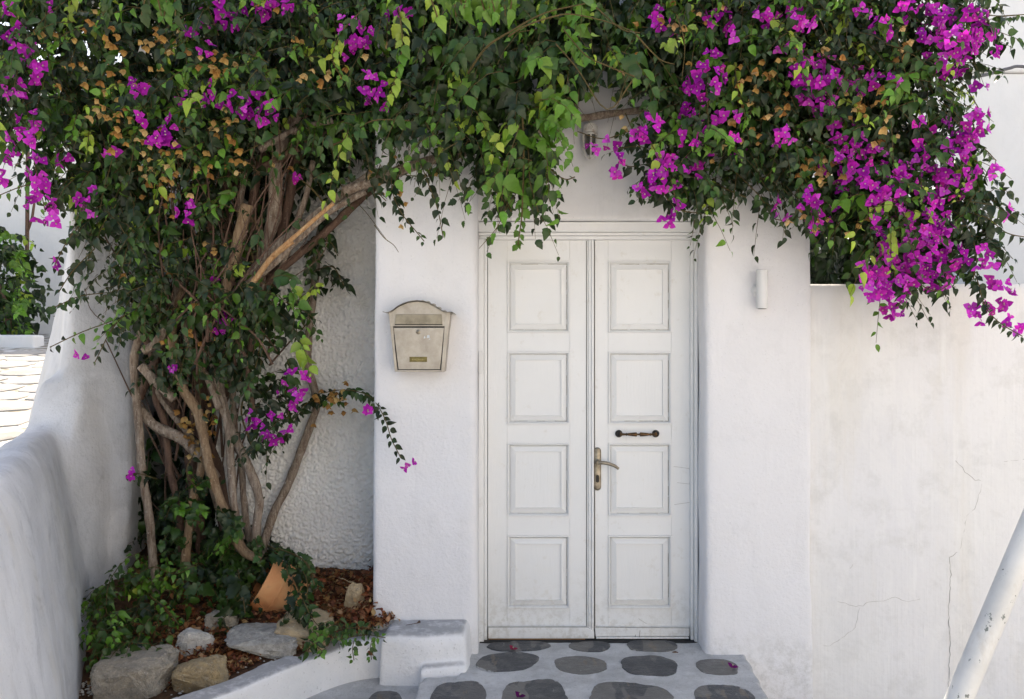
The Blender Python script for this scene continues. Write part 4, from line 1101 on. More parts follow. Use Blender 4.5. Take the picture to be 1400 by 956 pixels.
# shoots
for pts, nl, sz, wt in [
    ([(200, 420, 4.2), (150, 440, 4.1), (110, 455, 4.05), (68, 475, 4.0)], 16, .055, [.5, .3, .2, 0]),
    ([(170, 430, 4.1), (150, 455, 4.0), (130, 495, 4.0)], 12, .055, [.4, .4, .2, 0]),
    ([(150, 400, 4.15), (110, 405, 4.1), (75, 420, 4.0)], 12, .05, [.5, .4, .1, 0]),
    ([(115, 300, 4.1), (92, 330, 4.0), (75, 362, 4.0)], 10, .05, [.5, .3, .2, 0]),
    ([(130, 340, 4.1), (100, 370, 4.05), (80, 400, 4.0)], 10, .05, [.5, .3, .2, 0]),
    ([(40, 190, 4.0), (50, 235, 3.95), (62, 290, 3.95)], 12, .045, [.3, .4, .3, 0]),
    ([(60, 250, 4.0), (30, 255, 3.95), (-8, 270, 3.9)], 9, .045, [.5, .3, .2, 0]),
    ([(430, 540, 4.55), (470, 533, 4.45), (505, 542, 4.3), (525, 570, 4.12), (535, 600, 4.08), (548, 626, 4.05)], 44, .052, [.55, .4, .05, 0]),
    ([(425, 540, 4.6), (440, 545, 4.52), (470, 548, 4.5)], 16, .05, [.6, .3, .1, 0]),
    ([(432, 545, 4.6), (415, 555, 4.5), (400, 575, 4.45)], 12, .045, [.6, .3, .1, 0]),
    ([(395, 590, 4.5), (370, 600, 4.45), (340, 622, 4.4)], 14, .045, [.6, .3, .1, 0]),
    ([(420, 330, 4.5), (450, 330, 4.4), (462, 350, 4.35)], 8, .05, [.7, .3, 0, 0]),
    ([(430, 370, 4.55), (455, 365, 4.45), (470, 390, 4.4)], 11, .05, [.7, .3, 0, 0]),
    ([(385, 440, 4.4), (405, 450, 4.3), (412, 485, 4.3)], 11, .05, [.4, .4, .2, 0]),
    ([(215, 655, 4.4), (190, 648, 4.35), (172, 650, 4.3)], 9, .045, [.7, .3, 0, 0]),
    ([(545, 225, 4.2), (535, 245, 4.15), (545, 285, 4.05), (580, 330, 4.0)], 26, .050, [.8, .2, 0, 0]),
    ([(520, 225, 4.2), (512, 255, 4.1), (528, 275, 4.1)], 12, .05, [.6, .4, 0, 0]),
    ([(572, 215, 4.1), (585, 250, 4.0), (598, 285, 4.0), (606, 325, 4.0)], 20, .050, [.4, .4, .2, 0]),
    ([(610, 215, 4.1), (590, 240, 4.05), (555, 240, 4.05)], 14, .05, [.7, .3, 0, 0]),
    ([(265, 620, 4.35), (255, 645, 4.3), (270, 670, 4.3)], 9, .045, [.2, .4, .4, 0])]:
    strand(lv_, st_, pts, nl, sz, wt)
twig(st_, [(512, 308, 4.15), (525, 325, 4.1), (538, 335, 4.1), (545, 345, 4.08)], .0028)
twig(st_, [(480, 270, 4.3), (500, 290, 4.2), (530, 330, 4.1)], .0024)
twig(st_, [(325, 300, 4.3), (345, 350, 4.25), (352, 420, 4.25)], .006)
twig(st_, [(452, 290, 4.3), (430, 262, 4.2), (405, 240, 4.2)], .006)
twig(st_, [(320, 215, 4.1), (350, 200, 4.05), (385, 180, 4.0)], .004)
twig(st_, [(345, 610, 4.4), (330, 560, 4.35), (350, 500, 4.3), (362, 430, 4.3)], .006)
dL = lambda px, py: 3.78 + .30 * (.5 - .5 * noise.noise(Vector((px / 62, py / 62, 3.7)))) + max(0, (py - 320)) * .0012
blossoms(fl_, [(75, 10, 1), (20, 45, 1), (25, 62, 2), (38, 95, 2), (22, 120, 2), (50, 92, 1), (40, 165, 2), (30, 185, 2), (85, 217, 1), (52, 232, 2), (48, 258, 2), (55, 285, 2), (72, 300, 1), (125, 277, 2), (8, 245, 1), (188, 128, 2),
               (252, 133, 1), (293, 130, 2), (330, 137, 2), (357, 146, 3), (290, 30, 2), (312, 32, 2), (280, 66, 1), (375, 10, 2), (398, 10, 1), (368, 12, 1), (212, 188, 2), (232, 198, 1), (152, 212, 1), (240, 165, 1), (198, 160, 1), (265, 40, 1), (345, 15, 1),
               (478, 38, 2), (498, 45, 2), (485, 66, 2), (503, 105, 1), (520, 133, 2), (495, 130, 1), (540, 20, 1), (552, 17, 1), (260, 295, 2), (15, 15, 1), (12, 210, 1), (300, 8, 1)], dL, .040)
blossoms(fl_, [(295, 440, 2), (292, 380, 1), (402, 243, 1), (240, 505, 1), (405, 520, 2), (396, 545, 2), (345, 570, 1), (374, 590, 2), (388, 582, 1), (78, 360, 1), (110, 487, 1), (380, 565, 1), (342, 575, 1)], 4.2, .036, .05)
blossoms(fl_, [(178, 650, 1)], 4.32, .036, .03)
blossoms(fl_, [(557, 633, 1), (496, 564, 1)], 4.06, .034, .03)
dries(dr_, [(160, 60, 4), (190, 90, 5), (200, 60, 6), (215, 65, 4), (280, 80, 6), (290, 92, 6), (302, 102, 5), (230, 55, 6), (245, 65, 6), (170, 150, 5), (155, 162, 4), (180, 172, 4), (300, 166, 5), (316, 166, 5), (290, 220, 6), (312, 222, 4), (200, 212, 6), (212, 228, 4), (130, 36, 4),
            (100, 92, 5), (113, 98, 4), (130, 140, 4), (146, 137, 4), (430, 110, 4), (412, 112, 3), (500, 70, 3), (470, 100, 3), (240, 240, 5), (262, 235, 4), (190, 200, 4), (175, 185, 4), (245, 180, 3), (275, 175, 3), (70, 38, 3), (140, 45, 3), (350, 5, 3), (420, 60, 2)],
      lambda px, py: dL(px, py) - .03)
dries(dr_, [(220, 255, 4), (232, 270, 3), (220, 345, 5), (270, 345, 3), (288, 342, 2), (270, 432, 4), (280, 452, 4), (395, 213, 3), (512, 240, 3), (518, 255, 2), (548, 270, 2), (538, 308, 1), (600, 225, 2), (165, 370, 2), (205, 450, 2)], 4.15)
dries(dr_, [(455, 535, 10), (448, 550, 8), (440, 540, 6), (465, 545, 6)], 4.5, .03)
dries(dr_, [(262, 585, 12), (268, 600, 10), (255, 575, 8), (280, 560, 8), (270, 610, 8)], 4.45, .03)
plant_out(lv_, bL, 'leaf', 'foliage', M['leaf']); plant_out(fl_, bL, 'flower', 'flowers', M['bract']); plant_out(dr_, bL, 'dry_bract', 'dry_bracts', M['dry'])
o = st_.build('twigs', M['stem'], bL); o['kind'] = 'stuff'

# ---- trumpet creeper hanging over the door
cP = empty('creeper', W(640, 205, 4.25)); tag(cP, 'bright green creeper hanging in a tail over the door top', 'climbing plant')
lv_, st_ = Bits('toothed'), MB()
P4 = [(535, -70), (910, -70), (905, 105), (880, 100), (850, 90), (800, 78), (768, 130), (748, 190), (740, 245), (720, 265), (712, 292), (700, 285), (690, 255), (672, 245), (655, 215), (600, 195), (560, 165)]
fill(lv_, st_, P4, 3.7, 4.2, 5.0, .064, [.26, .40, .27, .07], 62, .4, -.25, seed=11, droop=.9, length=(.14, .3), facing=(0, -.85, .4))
fill(lv_, None, [(505, -60), (900, -60), (890, 95), (800, 80), (755, 130), (700, 180), (600, 175), (520, 150)], 4.08, 4.2, 4.4, .07, [1, .1, 0, 0], 300, .05, -9, seed=12, inner=False)  # dark-tinted layer before the wall makes canopy gaps look shaded
fill(lv_, st_, [(680, 60), (800, 20), (860, 80), (790, 110), (770, 170), (740, 215), (745, 262), (720, 290), (700, 250), (690, 190)], 3.62, 3.9, 1.2, .072, [.08, .4, .42, .1], 50, .2, -.5, seed=13, droop=1.0, facing=(0, -.85, .4), inner=False)
for pts, nl, sz, wt in [
    ([(715, 190, 3.9), (716, 240, 3.85), (714, 290, 3.85), (708, 335, 3.85)], 34, .055, [.1, .4, .45, .05]),
    ([(722, 200, 3.85), (725, 250, 3.82), (736, 290, 3.82)], 22, .05, [.3, .4, .3, 0]),
    ([(740, 200, 3.9), (752, 230, 3.85), (772, 245, 3.85), (786, 242, 3.85)], 18, .045, [.3, .4, .3, 0]),
    ([(655, 215, 4.05), (668, 250, 4.0), (690, 275, 3.98), (700, 290, 3.95)], 20, .05, [.5, .4, .1, 0]),
    ([(770, 40, 3.7), (800, 75, 3.65), (830, 90, 3.6), (868, 105, 3.6)], 24, .05, [0, .2, .5, .3]),
    ([(760, 60, 3.7), (790, 95, 3.65), (830, 150, 3.6), (866, 165, 3.6)][:3] + [(866, 108, 3.6)], 10, .05, [0, .2, .6, .2]),
    ([(815, 10, 3.7), (850, 40, 3.65), (875, 45, 3.65)], 16, .05, [0, .2, .6, .2]),
    ([(545, 10, 3.5), (550, 60, 3.5), (540, 110, 3.6), (525, 150, 3.7)], 26, .055, [0, .2, .4, .4]),
    ([(500, 10, 3.6), (470, 40, 3.6), (455, 80, 3.65), (470, 110, 3.7)], 26, .05, [0, .3, .3, .4]),
    ([(455, 200, 3.95), (480, 185, 3.9), (510, 165, 3.85), (560, 165, 3.85)], 24, .05, [0, .3, .6, .1])]:
    strand(lv_, st_, pts, nl, sz, wt, .003)
# nearest shoots along the very top
for k in range(9):
    x = 590 + k * 13 + rng.uniform(-6, 6)
    strand(lv_, st_, [(x, -40, 2.9), (x + rng.uniform(-8, 8), -10, 2.9), (x + rng.uniform(-14, 14), 18 + rng.uniform(-12, 8), 2.9)], 7, .07, [0, .1, .8, .1], .003, 1.2, (0, -.9, .2), .5)
for x in (195, 210, 225, 140, 150, 235, 670, 685):
    strand(lv_, st_, [(x, -40, 3.2), (x + 4, -10, 3.2), (x + rng.uniform(-10, 12), 22, 3.2)], 7, .07, [0, .3, .7, 0], .003, 1.2, (0, -.9, .2), .5)
twig(st_, [(640, 100, 3.8), (665, 65, 3.7), (700, 42, 3.65), (745, 18, 3.65), (800, 5, 3.65)], .006)
twig(st_, [(695, 50, 3.65), (720, 35, 3.6), (760, 22, 3.6), (785, 20, 3.6), (830, 30, 3.6), (870, 45, 3.6)], .0045)
twig(st_, [(870, 48, 3.6), (890, 70, 3.6), (905, 83, 3.62), (922, 88, 3.65)], .004)
twig(st_, [(695, 275, 3.95), (680, 310, 3.93), (655, 340, 3.93)], .0028)
twig(st_, [(714, 150, 3.85), (716, 220, 3.83), (713, 300, 3.83)], .006)
twig(st_, [(450, 200, 3.95), (475, 190, 3.9), (495, 175, 3.86)], .005)
plant_out(lv_, cP, 'leaf', 'foliage', M['leaf'])
o = st_.build('twigs', M['stem'], cP); o['kind'] = 'stuff'

# ---- bougainvillea on the right, spilling over the garden wall
bR = empty('bougainvillea', (1.75, 4.75, -.4)); tag(bR, 'densely flowering magenta bougainvillea spilling over the garden wall', 'climbing plant')
lv_, fl_, dr_, st_ = Bits('ovate'), Bits('flower'), Bits('dry'), MB()
T = lambda pts, r_, mat='bark', d=4.45, tp=.8, nm='trunk', jit=.22: trunk(bR, nm, pts, r_, mat, d, tp, 10, jit)
T([(1262, 900, 4.8), (1260, 600, 4.8), (1250, 420, 4.75), (1215, 260, 4.6), (1120, 140, 4.4), (1020, 90, 4.3), (900, 100, 4.25)], 9, 'bark2', 4.7, .6)
T([(1145, 300, 4.65), (1200, 180, 4.5), (1250, 80, 4.3), (1320, 20, 4.2)], 6, 'bark2', 4.6, .6, 'branch')
T([(1150, 250, 4.6), (1200, 260, 4.5), (1270, 240, 4.35), (1320, 300, 4.2)], 5, 'bark2', 4.5, .6, 'branch')
T([(1120, 140, 4.4), (1080, 40, 4.4), (1060, -60, 4.4)], 6, 'bark2', 4.5, .6, 'branch')
P5 = [(880, -70), (1335, -70), (1345, 10), (1350, 60), (1300, 95), (1290, 130), (1310, 180), (1335, 230), (1348, 300), (1325, 350), (1240, 375), (1215, 390), (1180, 350), (1120, 290), (1065, 255), (1045, 285), (1000, 240), (965, 280), (915, 265), (890, 215), (885, 180), (895, 130)]
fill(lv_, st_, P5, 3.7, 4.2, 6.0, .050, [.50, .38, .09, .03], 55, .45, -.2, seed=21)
fill(lv_, None, [(880, -60), (1270, -60), (1250, 120), (1230, 250), (1190, 320), (1110, 255), (1030, 195), (970, 200), (900, 140)], 4.06, 4.2, 4.6, .062, [1, .1, 0, 0], 300, .05, -9, seed=22, inner=False)  # dark leaf backing, its colour standing for shade in the gaps
fill(lv_, st_, [(1170, 260), (1240, 270), (1270, 330), (1230, 330), (1180, 330)], 3.7, 3.9, 1.4, .05, [0, .2, .5, .4], 40, .1, -.5, seed=23, inner=False)
for pts, nl, sz, wt in [
    ([(1300, 60, 4.0), (1340, 25, 3.9), (1370, 22, 3.9), (1402, 20, 3.9)], 12, .05, [.7, .3, 0, 0]),
    ([(1320, 290, 3.9), (1350, 298, 3.85), (1375, 318, 3.85), (1405, 325, 3.85)], 16, .05, [.6, .4, 0, 0]),
    ([(1310, 340, 3.9), (1335, 380, 3.85), (1345, 415, 3.8), (1365, 440, 3.8), (1398, 460, 3.8)], 36, .05, [.5, .4, .1, 0]),
    ([(1325, 310, 3.9), (1335, 350, 3.85), (1330, 385, 3.85)], 18, .05, [.5, .4, .1, 0]),
    ([(1300, 190, 3.95), (1340, 200, 3.9), (1362, 220, 3.9)], 14, .042, [.5, .4, .1, 0]),
    ([(1290, 90, 4.0), (1320, 120, 3.95), (1345, 160, 3.95)], 12, .045, [.5, .4, .1, 0]),
    ([(1240, 370, 3.9), (1260, 390, 3.85), (1280, 398, 3.85), (1300, 388, 3.85)], 9, .04, [.4, .4, .2, 0]),
    ([(1225, 385, 3.9), (1240, 400, 3.85), (1225, 420, 3.8)], 10, .045, [.5, .3, .2, 0]),
    ([(1000, 230, 4.0), (1040, 270, 3.95), (1060, 300, 3.95), (1100, 296, 3.95)], 26, .046, [.4, .5, .1, 0]),
    ([(900, 255, 3.95), (925, 285, 3.9), (960, 292, 3.9)], 26, .05, [.6, .4, 0, 0]),
    ([(890, 180, 4.05), (860, 180, 4.0), (825, 190, 3.95), (790, 180, 3.95)], 18, .045, [.7, .3, 0, 0]),
    ([(880, 225, 4.0), (862, 228, 3.95), (845, 222, 3.95)], 8, .045, [.7, .3, 0, 0]),
    ([(975, 250, 4.0), (1000, 262, 3.95), (1020, 270, 3.95)], 14, .045, [.6, .4, 0, 0])]:
    strand(lv_, st_, pts, nl, sz, wt)
twig(st_, [(855, 155, 4.1), (870, 190, 4.05), (885, 225, 4.0)], .0035)
twig(st_, [(905, 165, 4.1), (870, 180, 4.05), (830, 190, 4.0)], .002)
twig(st_, [(925, 20, 3.75), (936, 60, 3.72), (932, 110, 3.75)], .003)
twig(st_, [(1225, 40, 3.9), (1235, 90, 3.85), (1245, 120, 3.85)], .003)
twig(st_, [(1190, 285, 3.72), (1215, 280, 3.7), (1240, 285, 3.7)], .002)
dR = lambda px, py: 3.74 + .28 * (.5 - .5 * noise.noise(Vector((px / 55, py / 55, 21 * 3.7))))
blossoms(fl_, [(905, 28, 2), (922, 42, 1), (985, 25, 2), (1000, 46, 1), (966, 112, 3), (972, 82, 2), (940, 120, 1), (950, 155, 2), (985, 160, 1), (888, 175, 2), (875, 182, 1), (910, 236, 3), (893, 250, 2), (874, 262, 1), (945, 190, 2), (955, 212, 2),
               (1000, 190, 1), (1000, 160, 1), (1010, 212, 1), (1070, 185, 2), (1047, 25, 2), (1066, 62, 1), (1097, 32, 2), (1090, 8, 2), (1118, 108, 4), (1096, 95, 2), (1138, 112, 2), (1120, 142, 2), (1185, 42, 1), (1206, 40, 2), (1200, 112, 1), (1175, 112, 2),
               (1222, 108, 1), (1150, 180, 2), (1165, 196, 2), (1160, 212, 2), (1175, 230, 2), (1290, 28, 3), (1312, 58, 3), (1330, 20, 2), (1346, 45, 2), (1360, 72, 1), (1270, 60, 2), (1298, 80, 3), (1322, 52, 2), (1250, 165, 1), (1280, 170, 2), (1332, 158, 2),
               (1336, 176, 2), (1320, 190, 2), (1262, 215, 2), (1300, 226, 3), (1320, 242, 2), (1310, 200, 2), (1200, 215, 2), (1215, 240, 2), (1240, 240, 2), (1255, 200, 1), (1150, 268, 2), (1110, 275, 2), (1118, 300, 2), (1105, 268, 1), (1190, 250, 2), (1202, 266, 2),
               (1222, 260, 2), (1160, 248, 1), (1246, 250, 2), (1270, 290, 3), (1260, 312, 3), (1282, 320, 3), (1230, 310, 2), (1215, 325, 2), (1226, 345, 3), (1240, 355, 3), (1270, 350, 3), (1292, 360, 2), (1300, 350, 2), (1280, 375, 3), (1250, 378, 3), (1210, 372, 3),
               (1192, 370, 2), (1195, 395, 2), (1215, 400, 3), (1220, 420, 2), (1180, 365, 1), (1334, 350, 2), (1352, 356, 1), (1356, 372, 1), (1375, 292, 1), (1360, 240, 1), (1340, 120, 1), (1370, 398, 2), (1378, 412, 2), (1345, 425, 2), (1330, 432, 1), (1395, 455, 1), (1382, 440, 1),
               (915, 290, 2), (1070, 300, 1), (1055, 280, 1), (1090, 60, 1), (1180, 15, 1), (1240, 10, 2), (1260, 20, 2), (1300, 265, 2), (1140, 230, 2), (1230, 285, 1), (1205, 300, 2), (850, 235, 1), (842, 220, 1), (835, 196, 1), (812, 204, 1), (930, 222, 2), (960, 235, 1)], dR, .038)
dries(dr_, [(880, 25, 4), (930, 28, 4), (936, 44, 3), (868, 80, 3), (1030, 95, 6), (1040, 106, 6), (1020, 100, 4), (1005, 180, 3), (1020, 182, 3), (990, 218, 3), (1180, 145, 9), (1172, 150, 6), (1128, 70, 4), (1082, 70, 5), (1110, 222, 7), (1130, 230, 6), (1112, 250, 6), (1060, 142, 4), (1065, 150, 4), (1200, 118, 5), (1165, 290, 4),
            (1150, 237, 3), (1215, 175, 3), (1120, 285, 4), (1110, 295, 4), (968, 5, 4), (1225, 45, 3), (1240, 60, 3), (1000, 150, 3), (860, 165, 2)], lambda px, py: dR(px, py) - .03)
plant_out(lv_, bR, 'leaf', 'foliage', M['leaf']); plant_out(fl_, bR, 'flower', 'flowers', M['bract']); plant_out(dr_, bR, 'dry_bract', 'dry_bracts', M['dry'])
o = st_.build('twigs', M['stem'], bR); o['kind'] = 'stuff'

# dark hedge in the garden behind the low wall
hg = empty('hedge', (2.0, 5.3, -.4)); tag(hg, 'dark shaded shrub behind the garden wall next to the house corner', 'shrub')
hb = Bits('ovate')
fill(hb, None, [(1090, 240), (1215, 240), (1225, 420), (1090, 420)], 4.75, 5.4, 6, .075, [1, .15, 0, 0], 60, .2, -9, seed=31, inner=False)
fill(hb, None, [(1090, 240), (1240, 240), (1230, 440), (1090, 440)], 5.5, 6.2, 5, .10, [1, .1, 0, 0], 300, .1, -9, seed=32, inner=False)
plant_out(hb, hg, 'leaf', 'foliage', M['leaf'], 0)
MB().tube([W(1150, 900, 5.3), W(1155, 600, 5.3), W(1165, 330, 5.3)], [.05, .04, .02], 8).build('stem', M['bark2'], hg, 180)

# bush, and slim tree across the street
bu = empty('bush', (W(10, 458, 12.6).x, 12.8, 1.5)); tag(bu, 'leafy green bush in the white planter across the street', 'bush')
bb = Bits('ovate')
fill(bb, None, [(-90, 290), (0, 300), (25, 322), (46, 345), (56, 385), (52, 435), (38, 465), (-90, 465)], 12.3, 13.5, 6, .12, [.4, .4, .15, .05], 30, .8, -.5, length=(.3, .6), seed=41)
plant_out(bb, bu, 'leaf', 'foliage', M['leaf'], 0)
MB().tube([(W(10, 458, 12.9).x, 12.9, 1.4), (W(12, 420, 12.9).x, 12.9, 2.0), (W(0, 380, 12.9).x, 12.9, 2.5)], [.06, .05, .02], 8).build('stem', M['bark2'], bu, 180)
tr = empty('slim_tree', (W(37, 440, 13.9).x, 13.9, 1.45)); tag(tr, 'slim bare-stemmed tree before the white house at far left', 'tree')
MB().tube([W(37, 470, 13.9), W(37, 340, 13.9), W(38, 200, 13.9), W(36, 60, 13.9)], [.036, .032, .03, .02], 8).build('trunk', M['bark2'], tr, 180)
MB().tube([W(38, 315, 13.9), W(44, 298, 13.9), W(48, 270, 13.9), W(60, 200, 13.9)], [.025, .022, .018, .01], 6).build('branch', M['bark2'], tr, 180)
tb = Bits('ovate'); fill(tb, None, [(-20, 10), (60, 0), (90, 120), (60, 190), (20, 150)], 13.6, 14.3, 1.3, .12, [.2, .4, .4, .1], 30, .4, -.4, length=(.3, .5), seed=43)
plant_out(tb, tr, 'leaf', 'crown', M['leaf'], 0)
# yellowish twig by the planter
fb = Bits('ovate')

# ------------------------------------------------------------------ planter floor: rocks, pot, creepers, litter
def rock(cx, cy, wpx, hpx, mat, label, flat=.55, yaw=0, seed=0, tilt=(0, 0), deep=.7, top=False):
    base = soil_pt(cx, cy + hpx * .5 + 9); d = base.y
    wm, hm = wpx * d / F, hpx * d / F
    rr = random.Random(seed); bm = bmesh.new()
    for k in range(26):
        v = Vector((rr.gauss(0, 1), rr.gauss(0, 1), rr.gauss(0, 1))).normalized()
        v = Vector([math.copysign(abs(c_) ** .40, c_) for c_ in v])
        bm.verts.new(v)
    res = bmesh.ops.convex_hull(bm, input=bm.verts[:])
    bmesh.ops.delete(bm, geom=[v for v in bm.verts if not v.link_faces], context='VERTS')
    bmesh.ops.bevel(bm, geom=bm.edges[:] + bm.verts[:], offset=.06, segments=1, affect='EDGES')
    bmesh.ops.triangulate(bm, faces=bm.faces[:])
    bmesh.ops.subdivide_edges(bm, edges=bm.edges[:], cuts=5, use_grid_fill=True)
    bmesh.ops.triangulate(bm, faces=bm.faces[:])
    xs = [v.co for v in bm.verts]; mx = [max(abs(c_[i]) for c_ in xs) for i in range(3)]
    depth = wm * deep
    hz = hm * flat
    rot = Matrix.Rotation(yaw, 4, 'Z') @ Matrix.Rotation(R(tilt[0]), 4, 'X') @ Matrix.Rotation(R(tilt[1]), 4, 'Y')
    for v in bm.verts:
        q = Vector((v.co.x / mx[0] * wm / 2, v.co.y / mx[1] * depth / 2, v.co.z / mx[2] * hz))
        nn = noise.noise(v.co * 2.2 + Vector((seed, 0, 0))) * .07 + noise.noise(v.co * 5 + Vector((0, seed, 0))) * .055 + noise.noise(v.co * 11 + Vector((0, seed, 4))) * .04 + noise.noise(v.co * 24 + Vector((0, seed, 4))) * .028
        q *= 1 + nn
        v.co = rot @ q + Vector((base.x, d + depth * .38, soil_z(d + depth * .3) + hz * .30))
    bmesh.ops.recalc_face_normals(bm, faces=bm.faces)
    me = bpy.data.meshes.new('rock'); bm.to_mesh(me); bm.free()
    o = bpy.data.objects.new('rock', me); me.materials.append(M[mat]); COL.objects.link(o); me.shade_smooth(); me.set_sharp_from_angle(angle=R(26))
    c = sum((v.co for v in me.vertices), Vector()) / len(me.vertices)
    me.transform(Matrix.Translation(-c)); o.location = c
    return tag(o, label, 'rock', 'rocks edging the planter bed')
rock(172, 917, 106, 60, 'st_brown', 'largest grey-brown boulder at the front left, against the battered wall', .60, .05, 11, (0, 0), .75)
rock(266, 917, 76, 42, 'st_ochre', 'ochre-sided flat rock right of the largest boulder', .60, .2, 5, (0, -6), .7)
rock(352, 872, 102, 42, 'st_grey', 'grey pitted slab rock at the kerb below the creeper', .42, .12, 8, (4, 4), .85)
rock(262, 866, 50, 34, 'st_white', 'whitish jagged rock half buried in dry leaves', .55, .4, 3, (0, 8), .7)
rock(409, 852, 104, 44, 'st_tan', 'smooth tan sandstone slab under the clay pot', .38, .1, 14, (8, 10), .9)
rock(480, 814, 66, 40, 'st_tan', 'small upright tan stone by the roughcast wall', .85, -.3, 6, (12, 14), .7)
rock(165, 892, 60, 26, 'st_grey', 'pale grey stone peeping out behind the largest boulder', .6, .0, 17, (0, 0), .6)
rock(248, 880, 26, 22, 'st_grey', 'little grey stone left of the whitish rock', .6, .0, 19, (0, 0), .7)
rock(376, 880, 40, 14, 'st_white', 'narrow pale stone chip lying before the tan slab', .5, .3, 23, (0, 0), .5)
rock(300, 840, 46, 30, 'st_brown', 'brown stone under the dark ivy', .6, .0, 29, (0, 0), .7)

# terracotta jar lying on its side
pc = soil_pt(378, 822); pc.z += .10
pot = empty('clay_pot', pc); tag(pot, 'broken terracotta jar lying on its side under the ivy', 'pot')
Mx = Matrix.Translation(W(382, 808, pc.y)) @ Matrix.Rotation(R(-58), 4, 'Y') @ Matrix.Rotation(R(14), 4, 'X')
prof = [(.0, -.118), (.045, -.115), (.080, -.092), (.104, -.05), (.116, .0), (.121, .05), (.119, .088), (.117, .091), (.108, .089), (.110, .05), (.105, .0), (.093, -.045), (.07, -.082), (.0, -.104)]
prof = cr([(a * 1.16, b * 1.16) for a, b in prof], 3)
mbp = MB().lathe([(max(0, r) + (.0014 * math.sin(z * 190) if i < 18 else 0), z) for i, (r, z) in enumerate(prof)], 48, Mx, False)
mbp.build('jar_body', M['terra'], pot, 40)
MB().lathe([(.138, .012), (.1405, .016), (.1405, .022), (.1385, .026)], 48, Mx, False).build('jar_band', M['terra'], pot, 40)

# creepers on the planter floor
def compound(bits, stems, pts, npair, size, wts, r_=.002, hang=.3, facing=(0, -.6, .75)):
    """shoot of pinnate leaflets along (px, py, d) points"""
    strand(bits, stems, pts, npair * 2, size, wts, r_, hang, facing, 1.1)
def ground_fill(bits, stems, poly, n, size, wts, lift=(.02, .16), seed=0, nl=(5, 9), length=(.08, .18)):
    xs = [p[0] for p in poly]; ys = [p[1] for p in poly]; k = 0
    while k < n:
        px, py = rng.uniform(min(xs), max(xs)), rng.uniform(min(ys), max(ys))
        if not inpoly(px, py, poly): continue
        k += 1; g = soil_pt(px, min(py + 45, 925)); d = min(g.y - .02, 4.9)
        root = np.array(W(px, py, d))
        if root[2] < soil_z(d) + .02: root[2] = soil_z(d) + .02 + rng.uniform(*lift) * .3
        spray(bits, stems, root, (rng.normal(0, .8), -.5 + rng.normal(0, .3), rng.normal(.1, .4)), rng.uniform(*length), int(rng.integers(*nl)), size * rng.uniform(.75, 1.25), pick(wts), .8, .0018, (0, -.7, .65))

iv = empty('ivy', soil_pt(320, 800)); tag(iv, 'dusty dark green lobed ivy around the foot of the trunks', 'climbing plant')
b_, s_ = Bits('lobed'), MB()
ground_fill(b_, s_, [(225, 730), (262, 690), (300, 680), (345, 720), (375, 735), (410, 770), (405, 790), (360, 765), (335, 790), (330, 828), (305, 828), (290, 800), (255, 822), (240, 800), (255, 770)], 66, .058, [.55, .42, .03, 0], nl=(4, 7))
fill(b_, s_, [(215, 720), (240, 670), (268, 640), (300, 680), (330, 725), (372, 742), (330, 775), (230, 775)], 4.28, 4.5, 1.5, .052, [.5, .42, .08, 0], 40, .1, -.5, length=(.08, .16), seed=61, inner=False)
ground_fill(b_, s_, [(235, 700), (265, 680), (300, 690), (345, 715), (385, 735), (395, 765), (330, 790), (230, 770)], 60, .052, [.6, .38, .02, 0], nl=(4, 7))
ground_fill(b_, s_, [(180, 690), (260, 640), (300, 660), (290, 720), (200, 750)], 30, .07, [.95, .1, 0, 0], nl=(4, 7))
ground_fill(b_, s_, [(390, 745), (415, 765), (428, 800), (425, 830), (410, 845), (400, 815), (412, 800), (400, 765)], 8, .045, [.5, .5, 0, 0], nl=(4, 7), length=(.05, .1))
for pts in ([(365, 745, 4.4), (400, 765, 4.25), (420, 795, 4.15), (416, 840, 4.05)], [(375, 755, 4.35), (390, 765, 4.2), (393, 785, 4.05)], [(325, 780, 4.3), (332, 815, 4.1), (335, 838, 4.0)], [(380, 750, 4.2), (410, 762, 4.1), (425, 780, 4.0)], [(390, 755, 4.2), (420, 770, 4.05), (430, 800, 4.0)]):
    strand(b_, s_, pts, 14, .05, [.5, .5, 0, 0], .003)
plant_out(b_, iv, 'leaf', 'foliage', M['leaf'], 300); o = s_.build('twigs', M['stem'], iv); o['kind'] = 'stuff'

gc = empty('ground_creeper', soil_pt(180, 860)); tag(gc, 'fresh green creeper sprawling over the bed beside the battered wall', 'climbing plant')
b_, s_ = Bits('toothed'), MB()
ground_fill(b_, s_, [(178, 755), (215, 745), (240, 770), (225, 800), (190, 800), (165, 790)], 30, .040, [0, .25, .65, .1])
ground_fill(b_, s_, [(128, 800), (160, 790), (160, 850), (150, 880), (125, 870), (122, 840)], 26, .040, [0, .5, .5, 0])
ground_fill(b_, s_, [(125, 850), (190, 830), (205, 870), (190, 890), (130, 885)], 26, .046, [.4, .5, .1, 0])
ground_fill(b_, s_, [(170, 800), (230, 800), (240, 840), (190, 850)], 14, .040, [.3, .5, .2, 0], nl=(4, 7))
compound(b_, s_, [(180, 790, 4.2), (210, 775, 4.15), (240, 785, 4.1), (270, 770, 4.1)], 11, .042, [.1, .5, .4, 0])
compound(b_, s_, [(165, 770, 4.2), (148, 800, 4.1), (145, 840, 4.0)], 11, .04, [.2, .5, .3, 0])
compound(b_, s_, [(205, 815, 4.0), (225, 830, 3.95), (245, 855, 3.9)], 9, .036, [0, .4, .6, 0])
compound(b_, s_, [(180, 850, 3.95), (190, 870, 3.9), (200, 885, 3.88)], 3, .04, [0, 0, .3, .7])
compound(b_, s_, [(160, 850, 3.95), (185, 880, 3.85), (190, 890, 3.8)], 6, .05, [.6, .4, 0, 0])
